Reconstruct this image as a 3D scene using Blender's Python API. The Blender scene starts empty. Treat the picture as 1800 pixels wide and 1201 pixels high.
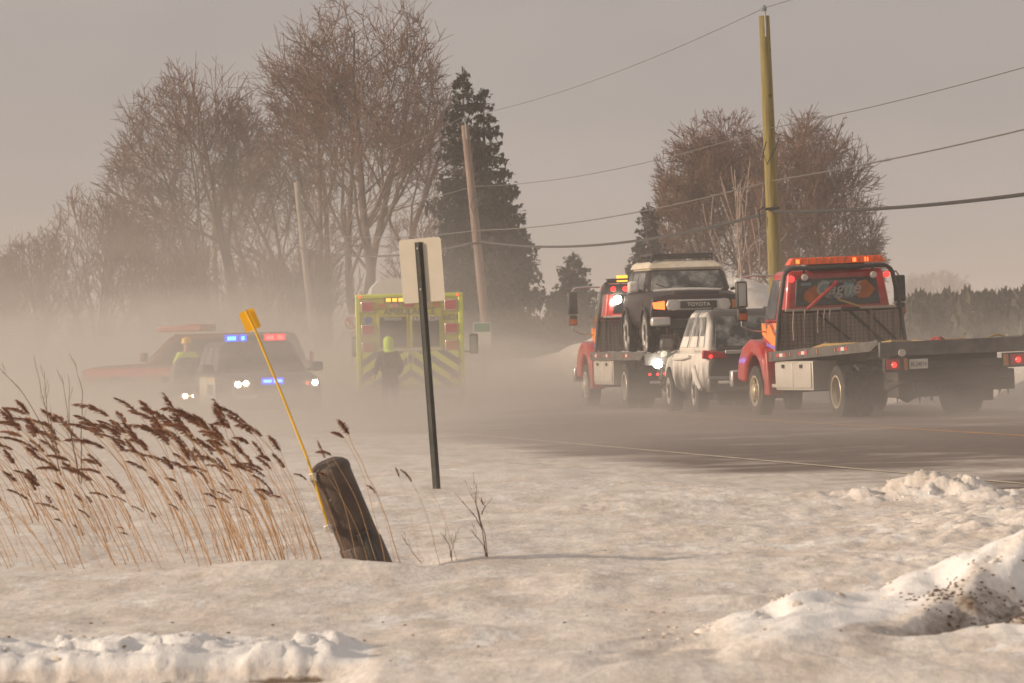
import bpy, bmesh, math, random
from math import sin, cos, tan, pi, radians as R, sqrt, exp, floor
from mathutils import Vector, Matrix, noise as mnoise

random.seed(11)
scene = bpy.context.scene
C = scene.collection

# ------------------------------------------------------------------ camera
F = 11000.0            # focal length in pixels of the 1800 px wide photograph
H = 1.55               # eye height
ROLL = R(-1.5)
PITCHPX = 15.5
cam_d = bpy.data.cameras.new("camera")
cam = bpy.data.objects.new("camera", cam_d)
C.objects.link(cam)
cam_d.sensor_width = 36.0
cam_d.lens = F / 1800.0 * 36.0
cam_d.clip_start = 0.5
cam_d.clip_end = 9000.0
cam_d.dof.use_dof = True
cam_d.dof.focus_distance = 78.0
cam_d.dof.aperture_fstop = 13.0
cam.matrix_world = Matrix.Translation((0, 0, H)) @ Matrix.Rotation(R(90) - PITCHPX / F, 4, 'X') @ Matrix.Rotation(ROLL, 4, 'Z')
scene.camera = cam

# ------------------------------------------------------------------ world and sun
VEIL = 4.3
SUN_EL, SUN_AZ = R(17.0), R(-103.0)      # azimuth measured from +Y (away) clockwise; the sun stands on the left
world = bpy.data.worlds.new("World")
scene.world = world
world.use_nodes = True
wn = world.node_tree.nodes; wl = world.node_tree.links
wn.clear()
sky = wn.new('ShaderNodeTexSky'); sky.sky_type = 'NISHITA'; sky.sun_disc = False
sky.sun_elevation = SUN_EL; sky.sun_rotation = SUN_AZ
sky.air_density = 1.0; sky.dust_density = 6.0; sky.ozone_density = 0.6; sky.altitude = 50
wm = wn.new('ShaderNodeHueSaturation'); wm.inputs['Saturation'].default_value = 0.25
wt = wn.new('ShaderNodeMix'); wt.data_type = 'RGBA'; wt.blend_type = 'MULTIPLY'; wt.inputs[0].default_value = 1.0
wt.inputs[7].default_value = (1.0, 0.925, 0.875, 1)
bg = wn.new('ShaderNodeBackground'); bg.inputs['Strength'].default_value = 0.12
wo = wn.new('ShaderNodeOutputWorld')
# thin high cloud veiling the sky, softly mottled
wc = wn.new('ShaderNodeTexCoord'); wz = wn.new('ShaderNodeTexNoise'); wz.inputs['Scale'].default_value = 11.0; wz.inputs['Detail'].default_value = 3
wmp = wn.new('ShaderNodeMapping'); wmp.inputs['Scale'].default_value = (1, 1, 2.2)
wl.new(wc.outputs['Generated'], wmp.inputs[0]); wl.new(wmp.outputs[0], wz.inputs['Vector'])
wr = wn.new('ShaderNodeValToRGB'); wr.color_ramp.elements[0].position = 0.36; wr.color_ramp.elements[1].position = 0.62
wr.color_ramp.elements[0].color = (0.85, 0.775, 0.745, 1); wr.color_ramp.elements[1].color = (1.0, 0.90, 0.835, 1)
wl.new(wz.outputs[0], wr.inputs[0])
wk = wn.new('ShaderNodeMix'); wk.data_type = 'RGBA'; wk.blend_type = 'MULTIPLY'; wk.inputs[0].default_value = 1.0; wk.inputs[7].default_value = (VEIL, VEIL, VEIL, 1)
wl.new(wr.outputs[0], wk.inputs[6])
wv = wn.new('ShaderNodeMix'); wv.data_type = 'RGBA'; wv.inputs[0].default_value = 0.82
wl.new(sky.outputs[0], wm.inputs['Color']); wl.new(wm.outputs[0], wt.inputs[6]); wl.new(wt.outputs[2], wv.inputs[6]); wl.new(wk.outputs[2], wv.inputs[7])
wl.new(wv.outputs[2], bg.inputs['Color'])
wl.new(bg.outputs[0], wo.inputs['Surface'])

sd = bpy.data.lights.new("sun", 'SUN'); sd.energy = 3.9; sd.angle = R(0.8); sd.color = (1.0, 0.80, 0.60)
sun = bpy.data.objects.new("sun", sd); C.objects.link(sun)
sdir = Vector((sin(SUN_AZ) * cos(SUN_EL), cos(SUN_AZ) * cos(SUN_EL), sin(SUN_EL)))   # towards the sun
sun.rotation_euler = sdir.to_track_quat('Z', 'Y').to_euler()
sun.location = (-60, 60, 40)

scene.view_settings.view_transform = 'Standard'
scene.view_settings.look = 'None'
scene.view_settings.gamma = 1.0
scene.view_settings.exposure = 0.0
scene.cycles.volume_step_rate = 0.6
scene.cycles.volume_max_steps = 256
scene.cycles.volume_bounces = 2
scene.cycles.transparent_max_bounces = 24
scene.cycles.max_bounces = 6
scene.cycles.use_denoising = True

# ------------------------------------------------------------------ picture <-> place helpers
def hor(px): return 585.0 - tan(R(1.5)) * (px - 900.0)
def P(px, py, D):
    cx, cy = px - 900.0, 600.5 - py
    u = cx * cos(ROLL) - cy * sin(ROLL)
    v = cx * sin(ROLL) + cy * cos(ROLL)
    return Vector((u / F * D, D, H + (v - PITCHPX) / F * D))
def XD(px, D): return (px - 900.0) / F * D

def sstep(a, b, t):
    if a == b: return 1.0 if t > a else 0.0
    t = min(1.0, max(0.0, (t - a) / (b - a)))
    return t * t * (3 - 2 * t)
def fb(x, y, z=0.0, o=4):
    s, a, f, n = 0.0, 1.0, 1.0, 0.0
    for _ in range(o):
        s += a * mnoise.noise((x * f, y * f, z)); n += a; a *= 0.5; f *= 2.03
    return s / n
def white_x(y): return -0.61 - 0.146 * (y - 95.8)
def yellow_x(y): return 2.94 - 0.134 * (y - 111.7)
def left_edge(y): return white_x(y) - 2.3
def right_edge(y): return yellow_x(y) + 5.4
def gbump(x, y, cx, cy, rx, ry, h, p=2.0):
    d = ((x - cx) / rx) ** 2 + ((y - cy) / ry) ** 2
    return h * exp(-d ** (p / 2.0)) if d < 12 else 0.0
def dip(x, y):
    return -0.2 * sstep(96, 124, y) * sstep(1.0, -3.5, x) * (1 - sstep(150, 170, y))
BUMPS = [  # px, D, height, rx, ry
    (1800, 36.5, 0.10, 0.7, 2.5), (1330, 33.4, 0.035, 0.4, 0.5), (760, 34.5, 0.04, 0.35, 0.6), (1010, 37.0, 0.05, 0.25, 0.8), (300, 35.5, 0.03, 0.5, 0.8), (1250, 45.0, 0.04, 0.5, 1.5), (1100, 52.0, 0.04, 0.7, 2.0),
    (820, 30.9, 0.05, 0.20, 0.35), (1000, 35.5, 0.05, 0.22, 0.5), (1500, 38.0, 0.06, 0.8, 2.0),
    (1780, 44.0, 0.16, 0.9, 4.0), (1640, 53.0, 0.15, 0.30, 1.6), (1560, 53.5, 0.10, 0.55, 2.0), (1720, 51.0, 0.10, 0.35, 1.8), (1400, 55.0, 0.03, 0.9, 2.5),
    (1850, 56.0, 0.10, 0.8, 4.0),
]
BUMPS = [((px - 900) / F * D, D, h, rx, ry) for px, D, h, rx, ry in BUMPS]
CREST = [(940, 1200, 29.0), (1030, 1183, 29.2), (1150, 1150, 29.8), (1220, 1128, 30.2), (1300, 1088, 30.7), (1410, 1052, 31.3), (1520, 1046, 31.8), (1620, 1008, 31.9), (1700, 975, 31.9), (1800, 940, 31.9), (1950, 925, 31.6), (2200, 920, 31.4)]
CREST = [P(*c) for c in CREST]
def crest(x, y):
    if x < CREST[0].x or x > CREST[-1].x: return 0.0
    for a, b in zip(CREST[:-1], CREST[1:]):
        if x <= b.x:
            t = (x - a.x) / (b.x - a.x); t = t * t * (3 - 2 * t); cy = a.y + (b.y - a.y) * t; cz = a.z + (b.z - a.z) * t; break
    cy += 0.25 * fb(x * 2.1, 5.0, 1.0, 2)
    d = y - cy
    w = 0.45 if d > 0 else 2.3
    dune = 1 + 0.9 * mnoise.noise((x * 2.6 - y * 0.9, y * 0.8, 4.0)) + 0.45 * mnoise.noise((x * 6.0 - y * 1.8, y * 1.6, 9.0))
    m = sstep(.0, .5, x - CREST[0].x)
    return max(0.0, cz - 0.05) * exp(-(d / w) ** 2) + (dune - 1) * 0.075 * sstep(.0, .6, abs(d)) * exp(-(d / (w * .8)) ** 2) * m
def slab_edge(x): return 29.05 + 0.07 * fb(x * 2.0, 1.0, 9, 4) + 0.05 * fb(x * 17, 1.0, 3, 3)
def ground_z(x, y, fine=True):
    z = dip(x, y)
    le, re = left_edge(y), right_edge(y)
    on = sstep(le - 0.9, le + 0.5, x) * (1 - sstep(re - 0.4, re + 0.6, x)) * sstep(52, 58, y)
    snow = 0.06
    if y < 75:
        snow += 0.05 * fb(x * 0.55, y * 0.22, 3.1, 3) + 0.03 * fb(x * 1.7 + 9, y * 0.7, 1.0, 3)
        if fine:
            rr = sstep(0.2, 2.6, x)
            snow += (0.012 + 0.018 * rr) * fb(x * 5 + 3, y * 2.4, 5.0, 4)
            snow += (0.011 + 0.010 * rr) * (0.30 - abs(fb(x * 9, y * 3.2, 2.0, 4)))
    else:
        snow += 0.05 * fb(x * 0.2, y * 0.12, 3.1, 3)
    if x > re - 1.5:
        snow += (0.75 + 0.25 * fb(x * 0.4, y * 0.15, 8, 3)) * sstep(re - 0.2, re + 1.5, x) * sstep(70, 95, y) * (1 - 0.9 * sstep(170, 260, y))
    snow += gbump(x, y, 5.9, 172, 3.2, 10, 2.3) * (0.9 + 0.3 * fb(x * .5, y * .3, 2, 3)) if 140 < y < 205 else 0
    if y < 62:
        for cx, cy, h, rx, ry in BUMPS:
            if abs(x - cx) < 3 * rx and abs(y - cy) < 3 * ry:
                w = 0.25 * fb(x * 3.1 + cx, y * 2.0, 4.0, 3)
                gb = gbump(x, y, cx + w * rx, cy + w * ry, rx, ry, h)
                if fine and gb > .03 and cy > 48: snow += 0.035 * (mnoise.cell((x * 7, y * 2.2, 1.0)) - .5) * min(1, gb / .08)
                snow += gb * (1 + 0.45 * fb(x * 5.0, y * 3.0, cx, 4)) + (0.030 * fb(x * 13, y * 8, cx, 3) * min(1.0, gb / 0.08) if fine else 0)
        if y < 36: snow += crest(x, y)
        # the little hollow the wind scoured beside the cabinet and the drift before it
        snow += gbump(x, y, -1.45, 40.0, 0.55, 1.1, 0.07) + gbump(x, y, -1.0, 39.3, 0.6, 0.5, 0.035)
        snow -= gbump(x, y, -0.70, 41.2, 0.22, 1.1, 0.075)
        snow += gbump(x, y, 0.05, 41.2, 0.5, 0.5, 0.03)
        if y < 32.5:   # ploughed slab along the near kerb
            n = 0.03 * fb(x * 2.2, 0.0, 7, 3)
            far = 30.3 + 3 * n
            near = slab_edge(x)
            side = sstep(-0.74, -0.92, x + 0.10 * fb(y * 3, 2, 1, 3))
            slab = (0.085 + 0.6 * n) * (0.85 + 0.55 * fb(x * 1.6, 3, 3, 2)) + 0.034 * (mnoise.cell((x * 6.5 + fb(x * 4, y * 4, 1, 2), y * 4.5 + fb(x * 4, y * 4, 7, 2), 2.0)) - .4) + 0.035 * fb(x * 8, y * 6, 2, 4) + 0.022 * fb(x * 26, y * 14, 5, 3)
            snow += slab * side * sstep(far + 0.35, far - 0.25, y) * sstep(near - 0.30, near + 0.06, y + 0.10 * fb(x * 4, y * 9, 2, 3) + 0.12 * fb(x * 21, y * 16, 2, 4))
            snow -= 0.085 * sstep(near - 0.05, near - 0.25, y) * sstep(-0.6, -0.9, x)
            # scoured hollow under the big pile on the right, with a crusted lip
            lip = 2.12 + 0.10 * fb(y * 2.2, 3, 6, 3)
            dd = (x - 2.02) * 0.80 - (y - 30.2) * 0.34 + 0.16 * fb(x * 4, y * 2.5, 2, 5)
            cut = sstep(0.0, 0.26, dd) * sstep(29.0, 29.6, y + .2 * fb(x * 3, y, 4, 2)) * (1 - sstep(31.6, 32.2, y))
            snow -= 0.17 * cut; snow += 0.03 * (mnoise.cell((x * 9 + fb(x * 5, y * 4, 1, 2), y * 6, 2.0)) - .5) * cut
            snow += (0.05 * abs(fb(x * 6, y * 4, 3, 4)) + 0.03 * fb(x * 20, y * 12, 8, 3)) * cut
            snow -= gbump(x, y, 1.24, 30.4, 0.06, 0.35, 0.07) + gbump(x, y, 0.62, 29.2, 0.3, 0.18, 0.05)
    return z + snow * (1 - on) + (-0.05) * on

# ------------------------------------------------------------------ materials
M = {}
def nodes_of(m):
    m.use_nodes = True
    return m.node_tree.nodes, m.node_tree.links
def mat(name, col, rough=0.6, metal=0.0, var=0.12, scale=6.0, bump=0.0, bscale=40.0, emit=None, es=0.0,
        dirt=0.0, dcol=(0.42, 0.37, 0.32), dscale=3.0, coat=0.0, low=None, trans=0.0):
    m = bpy.data.materials.new(name); n, l = nodes_of(m)
    b = n['Principled BSDF']
    tc = n.new('ShaderNodeTexCoord')
    nz = n.new('ShaderNodeTexNoise'); nz.inputs['Scale'].default_value = scale; nz.inputs['Detail'].default_value = 4
    l.new(tc.outputs['Object'], nz.inputs['Vector'])
    cr = n.new('ShaderNodeMapRange'); cr.inputs[1].default_value = 0.25; cr.inputs[2].default_value = 0.75
    cr.inputs[3].default_value = 1 - var; cr.inputs[4].default_value = 1 + var
    l.new(nz.outputs[0], cr.inputs[0])
    mx = n.new('ShaderNodeMix'); mx.data_type = 'RGBA'; mx.blend_type = 'MULTIPLY'; mx.inputs[0].default_value = 1
    mx.inputs[6].default_value = (*col, 1)
    cb = n.new('ShaderNodeCombineColor')
    for i in range(3): l.new(cr.outputs[0], cb.inputs[i])
    l.new(cb.outputs[0], mx.inputs[7])
    out = mx.outputs[2]
    if dirt > 0:
        dn = n.new('ShaderNodeTexNoise'); dn.inputs['Scale'].default_value = dscale; dn.inputs['Detail'].default_value = 6
        dn.inputs['Roughness'].default_value = 0.65
        l.new(tc.outputs['Object'], dn.inputs['Vector'])
        dr = n.new('ShaderNodeMapRange'); dr.inputs[1].default_value = 0.42; dr.inputs[2].default_value = 0.68
        dr.inputs[3].default_value = 0; dr.inputs[4].default_value = dirt
        l.new(dn.outputs[0], dr.inputs[0])
        fac = dr.outputs[0]
        if low is not None:     # road spray reaching up the lower panels
            sx = n.new('ShaderNodeSeparateXYZ'); l.new(tc.outputs['Object'], sx.inputs[0])
            lr = n.new('ShaderNodeMapRange'); lr.inputs[1].default_value = low; lr.inputs[2].default_value = 0.2
            lr.inputs[3].default_value = 0; lr.inputs[4].default_value = 0.7
            l.new(sx.outputs[2], lr.inputs[0])
            ad = n.new('ShaderNodeMath'); ad.operation = 'ADD'; ad.use_clamp = True
            l.new(fac, ad.inputs[0]); l.new(lr.outputs[0], ad.inputs[1]); fac = ad.outputs[0]
        dm = n.new('ShaderNodeMix'); dm.data_type = 'RGBA'; dm.inputs[7].default_value = (*dcol, 1)
        l.new(fac, dm.inputs[0]); l.new(out, dm.inputs[6]); out = dm.outputs[2]
    l.new(out, b.inputs['Base Color'])
    b.inputs['Roughness'].default_value = rough
    b.inputs['Metallic'].default_value = metal
    if coat: b.inputs['Coat Weight'].default_value = coat
    if trans: b.inputs['Transmission Weight'].default_value = trans
    if bump > 0:
        bn = n.new('ShaderNodeTexNoise'); bn.inputs['Scale'].default_value = bscale; bn.inputs['Detail'].default_value = 5
        l.new(tc.outputs['Object'], bn.inputs['Vector'])
        bb = n.new('ShaderNodeBump'); bb.inputs['Strength'].default_value = bump; bb.inputs['Distance'].default_value = 0.02
        l.new(bn.outputs[0], bb.inputs['Height']); l.new(bb.outputs[0], b.inputs['Normal'])
    if emit:
        b.inputs['Emission Color'].default_value = (*emit, 1); b.inputs['Emission Strength'].default_value = es
    M[name] = m
    return m

mat('red_paint', (0.40, 0.015, 0.012), 0.35, 0, 0.1, dirt=0.4, coat=0.4, dcol=(0.30, 0.18, 0.14))
mat('flame_orange', (0.85, 0.25, 0.05), 0.4, 0, 0.25, scale=4)
mat('violet_paint', (0.25, 0.16, 0.6), 0.4)
mat('black_steel', (0.030, 0.028, 0.027), 0.5, 0.1, dirt=0.25, dcol=(.12, .10, .085))
mat('bed_steel', (0.10, 0.095, 0.09), 0.5, 0.4, dirt=0.6, dcol=(.24, .21, .185))
mat('chassis', (0.028, 0.025, 0.022), 0.8, dirt=0.5, dcol=(0.10, 0.08, 0.068))
mat('aluminium', (0.62, 0.58, 0.52), 0.45, 0.35, dirt=0.5, dcol=(0.40, 0.34, 0.28))
mat('rubber', (0.022, 0.021, 0.020), 0.85, dirt=0.6, dcol=(0.13, 0.11, 0.095), dscale=9)
mat('snowy_rubber', (0.03, 0.03, 0.03), 0.85, dirt=1.0, dcol=(0.70, 0.67, 0.63), dscale=5)
mat('rim_steel', (0.52, 0.43, 0.29), 0.4, 0.3, dirt=0.4, dcol=(.35, .28, .2), dscale=8)
mat('snow_rim', (0.66, 0.62, 0.575), 0.8, 0, 0.2, bump=0.4, bscale=20)
mat('dark_hole', (0.012, 0.012, 0.012), 0.9)
mat('mesh_bar', (0.16, 0.12, 0.10), 0.8)
mat('mesh_panel', (0.42, 0.31, 0.25), 0.8, dirt=0.5, dcol=(0.30, 0.25, 0.21))
mat('glass', (0.018, 0.02, 0.021), 0.12, 0.0, 0.2, dirt=0.35, dcol=(0.20, 0.19, 0.18), dscale=5)
mat('snowy_glass', (0.03, 0.035, 0.035), 0.35, 0.0, 0.2, dirt=0.8, dcol=(0.45, 0.44, 0.42), dscale=3.5)
mat('window_art', (0.045, 0.05, 0.05), 0.4, 0, 0.3)
mat('art_orange', (0.40, 0.115, 0.025), 0.6, 0, 0.35, scale=5)
mat('art_teal', (0.16, 0.25, 0.24), 0.5, 0, 0.3)
mat('letter_white', (0.62, 0.60, 0.56), 0.5)
mat('letter_dusty', (0.33, 0.32, 0.30), 0.6)
mat('letter_dark', (0.10, 0.11, 0.12), 0.5)
mat('letter_blue', (0.04, 0.12, 0.42), 0.5)
mat('mirror_glass', (0.40, 0.44, 0.40), 0.15, 0.6)
mat('black_plastic', (0.022, 0.021, 0.021), 0.5, dirt=0.3, dcol=(.12, .1, .09))
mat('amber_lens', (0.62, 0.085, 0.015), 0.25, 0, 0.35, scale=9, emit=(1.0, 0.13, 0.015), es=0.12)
mat('amber_lit', (0.9, 0.35, 0.05), 0.3, emit=(1.0, 0.30, 0.02), es=7)
mat('amber_bright', (0.9, 0.35, 0.05), 0.3, emit=(1.0, 0.40, 0.03), es=2.6)
mat('orange_lit', (0.9, 0.2, 0.05), 0.3, emit=(1.0, 0.12, 0.02), es=3.5)
mat('red_lit', (0.8, 0.02, 0.02), 0.3, emit=(1.0, 0.03, 0.025), es=3)
mat('red_police', (0.8, 0.02, 0.02), 0.3, emit=(1.0, 0.05, 0.05), es=8)
mat('blue_police', (0.05, 0.1, 0.8), 0.3, emit=(0.05, 0.30, 1.0), es=9)
mat('blue_bloom', (0.03, 0.06, 0.6), 0.3, emit=(0.02, 0.07, 1.0), es=2.6)  # weak emission painting the bloom around the blue lamps
mat('red_bloom', (0.6, 0.03, 0.03), 0.3, emit=(1.0, 0.02, 0.02), es=1.6)  # the same painted bloom for the red lamps
mat('warm_glow', (0.9, 0.7, 0.5), 0.3, emit=(1.0, 0.62, 0.38), es=1.3)
mat('blue_grille', (0.05, 0.1, 0.8), 0.3, emit=(0.08, 0.28, 1.0), es=10)
mat('red_lens', (0.42, 0.03, 0.03), 0.25, 0, 0.25)
mat('amber_dull', (0.42, 0.14, 0.03), 0.3)
mat('pink_lens', (0.50, 0.22, 0.20), 0.3)
mat('white_lit', (0.9, 0.9, 0.85), 0.3, emit=(1.0, 0.93, 0.80), es=45)
mat('warm_lit', (0.9, 0.8, 0.6), 0.3, emit=(1.0, 0.62, 0.30), es=55)
mat('green_white_lit', (0.85, 0.95, 0.75), 0.3, emit=(0.90, 1.0, 0.70), es=24)
mat('lime', (0.60, 0.68, 0.02), 0.4, 0, 0.06, dirt=0.2, dcol=(.4, .38, .2), coat=0.2)
mat('lime_dull', (0.44, 0.42, 0.03), 0.5, 0, 0.1, dirt=0.25, dcol=(.34, .27, .12))
mat('chevron_blue', (0.09, 0.10, 0.13), 0.5)
mat('hivis', (0.55, 0.80, 0.03), 0.7, 0, 0.1, emit=(0.55, 0.9, 0.03), es=0.0)
mat('helmet_yellow', (0.80, 0.50, 0.03), 0.4)
mat('navy_cloth', (0.018, 0.020, 0.028), 0.9)
mat('skin', (0.45, 0.27, 0.20), 0.6)
mat('hair', (0.04, 0.025, 0.018), 0.8)
mat('maroon_black', (0.018, 0.009, 0.009), 0.5, dirt=0.08, dcol=(.10, .07, .065))
mat('cream_roof', (0.60, 0.52, 0.39), 0.5, dirt=0.4, dcol=(.75, .72, .66))
mat('grey_paint', (0.105, 0.100, 0.097), 0.45, 0.15, dirt=0.7, dcol=(.25, .23, .215))
mat('police_black', (0.020, 0.020, 0.024), 0.4, dirt=0.6, dcol=(.18, .16, .145))
mat('police_white', (0.70, 0.66, 0.58), 0.5, dirt=0.4, dcol=(.5, .44, .36))
mat('fire_dark', (0.13, 0.028, 0.022), 0.4, dirt=0.4, dcol=(.2, .16, .14))
mat('fire_stripe', (0.50, 0.04, 0.03), 0.5, dirt=0.3, dcol=(.5, .3, .25))
mat('van_white', (0.62, 0.59, 0.55), 0.6, dirt=0.4, dcol=(.45, .40, .35))
mat('chrome', (0.62, 0.60, 0.58), 0.25, 0.8)
mat('silver_grille', (0.50, 0.47, 0.45), 0.4, 0.5)
mat('sign_back', (0.50, 0.45, 0.37), 0.55, 0.0, 0.06, dirt=0.3, dcol=(.50, .44, .35), dscale=6)
mat('sign_face', (0.62, 0.60, 0.56), 0.5)
mat('sign_red', (0.5, 0.03, 0.03), 0.5)
mat('sign_green', (0.03, 0.17, 0.08), 0.5)
mat('post_green', (0.045, 0.046, 0.040), 0.6, 0.2, 0.2, dirt=0.3, dcol=(.16, .15, .13))
mat('yellow_plate', (0.88, 0.47, 0.01), 0.5, 0, 0.05)
mat('yellow_rod', (0.70, 0.42, 0.03), 0.5)
mat('cabinet', (0.072, 0.048, 0.036), 0.6, 0, 0.3, dirt=0.6, dcol=(.13, .10, .082), bump=0.2, bscale=30)
mat('zinc', (0.35, 0.34, 0.31), 0.5, 0.6)
mat('cable', (0.035, 0.033, 0.032), 0.7)
mat('wire', (0.11, 0.10, 0.092), 0.6)
mat('strap', (0.42, 0.28, 0.09), 0.8)
mat('bark', (0.115, 0.072, 0.052), 0.9, 0, 0.3, scale=2, bump=0.5, bscale=12)
mat('twig', (0.150, 0.080, 0.052), 0.9, 0, 0.25, scale=0.6)
mat('birch_bark', (0.36, 0.27, 0.22), 0.85, 0, 0.2, scale=3)
mat('reed_stem', (0.44, 0.25, 0.11), 0.8, 0, 0.25, scale=7)
mat('reed_plume', (0.27, 0.125, 0.072), 0.95, 0, 0.45, scale=25)
mat('weed', (0.16, 0.095, 0.06), 0.9)
mat('insulator', (0.20, 0.26, 0.27), 0.4)

def pole_mat(name, c1, c2):
    m = bpy.data.materials.new(name); n, l = nodes_of(m); b = n['Principled BSDF']
    tc = n.new('ShaderNodeTexCoord'); mp = n.new('ShaderNodeMapping'); mp.inputs['Scale'].default_value = (14, 14, 0.9)
    nz = n.new('ShaderNodeTexNoise'); nz.inputs['Scale'].default_value = 1.6; nz.inputs['Detail'].default_value = 7
    l.new(tc.outputs['Object'], mp.inputs[0]); l.new(mp.outputs[0], nz.inputs['Vector'])
    r = n.new('ShaderNodeValToRGB'); r.color_ramp.elements[0].color = (*c1, 1); r.color_ramp.elements[1].color = (*c2, 1)
    r.color_ramp.elements[0].position = 0.35; r.color_ramp.elements[1].position = 0.65
    l.new(nz.outputs[0], r.inputs[0])
    kn = n.new('ShaderNodeTexVoronoi'); kn.inputs['Scale'].default_value = 2.6; l.new(tc.outputs['Object'], kn.inputs['Vector'])
    kr = n.new('ShaderNodeMapRange'); kr.inputs[1].default_value = 0.05; kr.inputs[2].default_value = 0.14; kr.inputs[3].default_value = 0.45; kr.inputs[4].default_value = 1
    l.new(kn.outputs[0], kr.inputs[0])
    mx = n.new('ShaderNodeMix'); mx.data_type = 'RGBA'; mx.blend_type = 'MULTIPLY'; mx.inputs[0].default_value = 1
    cb = n.new('ShaderNodeCombineColor')
    for i in range(3): l.new(kr.outputs[0], cb.inputs[i])
    l.new(r.outputs[0], mx.inputs[6]); l.new(cb.outputs[0], mx.inputs[7]); l.new(mx.outputs[2], b.inputs['Base Color'])
    b.inputs['Roughness'].default_value = 0.85
    bb = n.new('ShaderNodeBump'); bb.inputs['Strength'].default_value = 0.5; bb.inputs['Distance'].default_value = 0.02
    l.new(nz.outputs[0], bb.inputs['Height']); l.new(bb.outputs[0], b.inputs['Normal'])
    M[name] = m
pole_mat('pole_new', (0.17, 0.135, 0.045), (0.27, 0.215, 0.075))
pole_mat('pole_old', (0.16, 0.115, 0.092), (0.27, 0.20, 0.165))
pole_mat('pole_grey', (0.22, 0.19, 0.16), (0.32, 0.28, 0.23))

def snow_mat():
    m = bpy.data.materials.new('snow'); n, l = nodes_of(m); b = n['Principled BSDF']
    g = n.new('ShaderNodeNewGeometry')
    mp = n.new('ShaderNodeMapping'); mp.inputs['Scale'].default_value = (1.0, 0.22, 1.0); l.new(g.outputs['Position'], mp.inputs[0])
    n1 = n.new('ShaderNodeTexNoise'); n1.inputs['Scale'].default_value = 2.2; n1.inputs['Detail'].default_value = 8; n1.inputs['Roughness'].default_value = 0.62
    l.new(mp.outputs[0], n1.inputs['Vector'])
    r1 = n.new('ShaderNodeValToRGB'); e = r1.color_ramp.elements
    e[0].position = 0.38; e[0].color = (0.68, 0.60, 0.525, 1); e[1].position = 0.58; e[1].color = (0.80, 0.74, 0.68, 1)
    l.new(n1.outputs[0], r1.inputs[0])
    # crusty grain
    mg = n.new('ShaderNodeMapping'); mg.inputs['Scale'].default_value = (1.0, 0.16, 1.0); l.new(g.outputs['Position'], mg.inputs[0])
    n2 = n.new('ShaderNodeTexNoise'); n2.inputs['Scale'].default_value = 30; n2.inputs['Detail'].default_value = 8; n2.inputs['Roughness'].default_value = 0.7
    l.new(mg.outputs[0], n2.inputs['Vector'])
    n4 = n.new('ShaderNodeTexNoise'); n4.inputs['Scale'].default_value = 3.4; n4.inputs['Detail'].default_value = 7; n4.inputs['Roughness'].default_value = 0.6; n4.inputs['Distortion'].default_value = 0.5
    l.new(mp.outputs[0], n4.inputs['Vector'])
    r4 = n.new('ShaderNodeMapRange'); r4.inputs[1].default_value = 0.57; r4.inputs[2].default_value = 0.66; l.new(n4.outputs[0], r4.inputs[0])
    w4 = n.new('ShaderNodeMix'); w4.data_type = 'RGBA'; w4.inputs[7].default_value = (0.86, 0.835, 0.80, 1); l.new(r4.outputs[0], w4.inputs[0]); l.new(r1.outputs[0], w4.inputs[6])
    r2 = n.new('ShaderNodeMapRange'); r2.inputs[1].default_value = 0.35; r2.inputs[2].default_value = 0.62; r2.inputs[3].default_value = 0.80; r2.inputs[4].default_value = 1.05
    l.new(n2.outputs[0], r2.inputs[0])
    mx = n.new('ShaderNodeMix'); mx.data_type = 'RGBA'; mx.blend_type = 'MULTIPLY'; mx.inputs[0].default_value = 1
    cb = n.new('ShaderNodeCombineColor')
    for i in range(3): l.new(r2.outputs[0], cb.inputs[i])
    at = n.new('ShaderNodeAttribute'); at.attribute_name = 'grit'
    cl = n.new('ShaderNodeMapRange'); cl.inputs[1].default_value = -0.02; cl.inputs[2].default_value = -0.2; l.new(at.outputs['Fac'], cl.inputs[0])
    cm = n.new('ShaderNodeMix'); cm.data_type = 'RGBA'; cm.inputs[7].default_value = (0.86, 0.84, 0.82, 1)
    l.new(cl.outputs[0], cm.inputs[0]); l.new(w4.outputs[2], cm.inputs[6])
    l.new(cm.outputs[2], mx.inputs[6]); l.new(cb.outputs[0], mx.inputs[7])
    c2 = n.new('ShaderNodeMapRange'); c2.inputs[3].default_value = 1.0; c2.inputs[4].default_value = 0.35; l.new(cl.outputs[0], c2.inputs[0]); l.new(c2.outputs[0], mx.inputs[0])
    # grit and sand: stronger on the verge close to the plough's banks, carried by the 'grit' attribute
    n3 = n.new('ShaderNodeTexNoise'); n3.inputs['Scale'].default_value = 5.5; n3.inputs['Detail'].default_value = 9; n3.inputs['Roughness'].default_value = 0.75
    l.new(g.outputs['Position'], n3.inputs['Vector'])
    su = n.new('ShaderNodeMath'); su.operation = 'ADD'; l.new(n3.outputs[0], su.inputs[0]); l.new(at.outputs['Fac'], su.inputs[1])
    r3 = n.new('ShaderNodeMapRange'); r3.inputs[1].default_value = 0.72; r3.inputs[2].default_value = 0.98; r3.inputs[3].default_value = 0; r3.inputs[4].default_value = 0.92
    l.new(su.outputs[0], r3.inputs[0])
    dm = n.new('ShaderNodeMix'); dm.data_type = 'RGBA'; dm.inputs[7].default_value = (0.16, 0.105, 0.062, 1)
    l.new(r3.outputs[0], dm.inputs[0]); l.new(mx.outputs[2], dm.inputs[6]); l.new(dm.outputs[2], b.inputs['Base Color'])
    b.inputs['Roughness'].default_value = 0.75
    b.inputs['Specular IOR Level'].default_value = 0.25
    bb = n.new('ShaderNodeBump'); bb.inputs['Strength'].default_value = 0.35; bb.inputs['Distance'].default_value = 0.02
    l.new(n2.outputs[0], bb.inputs['Height'])
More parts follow.
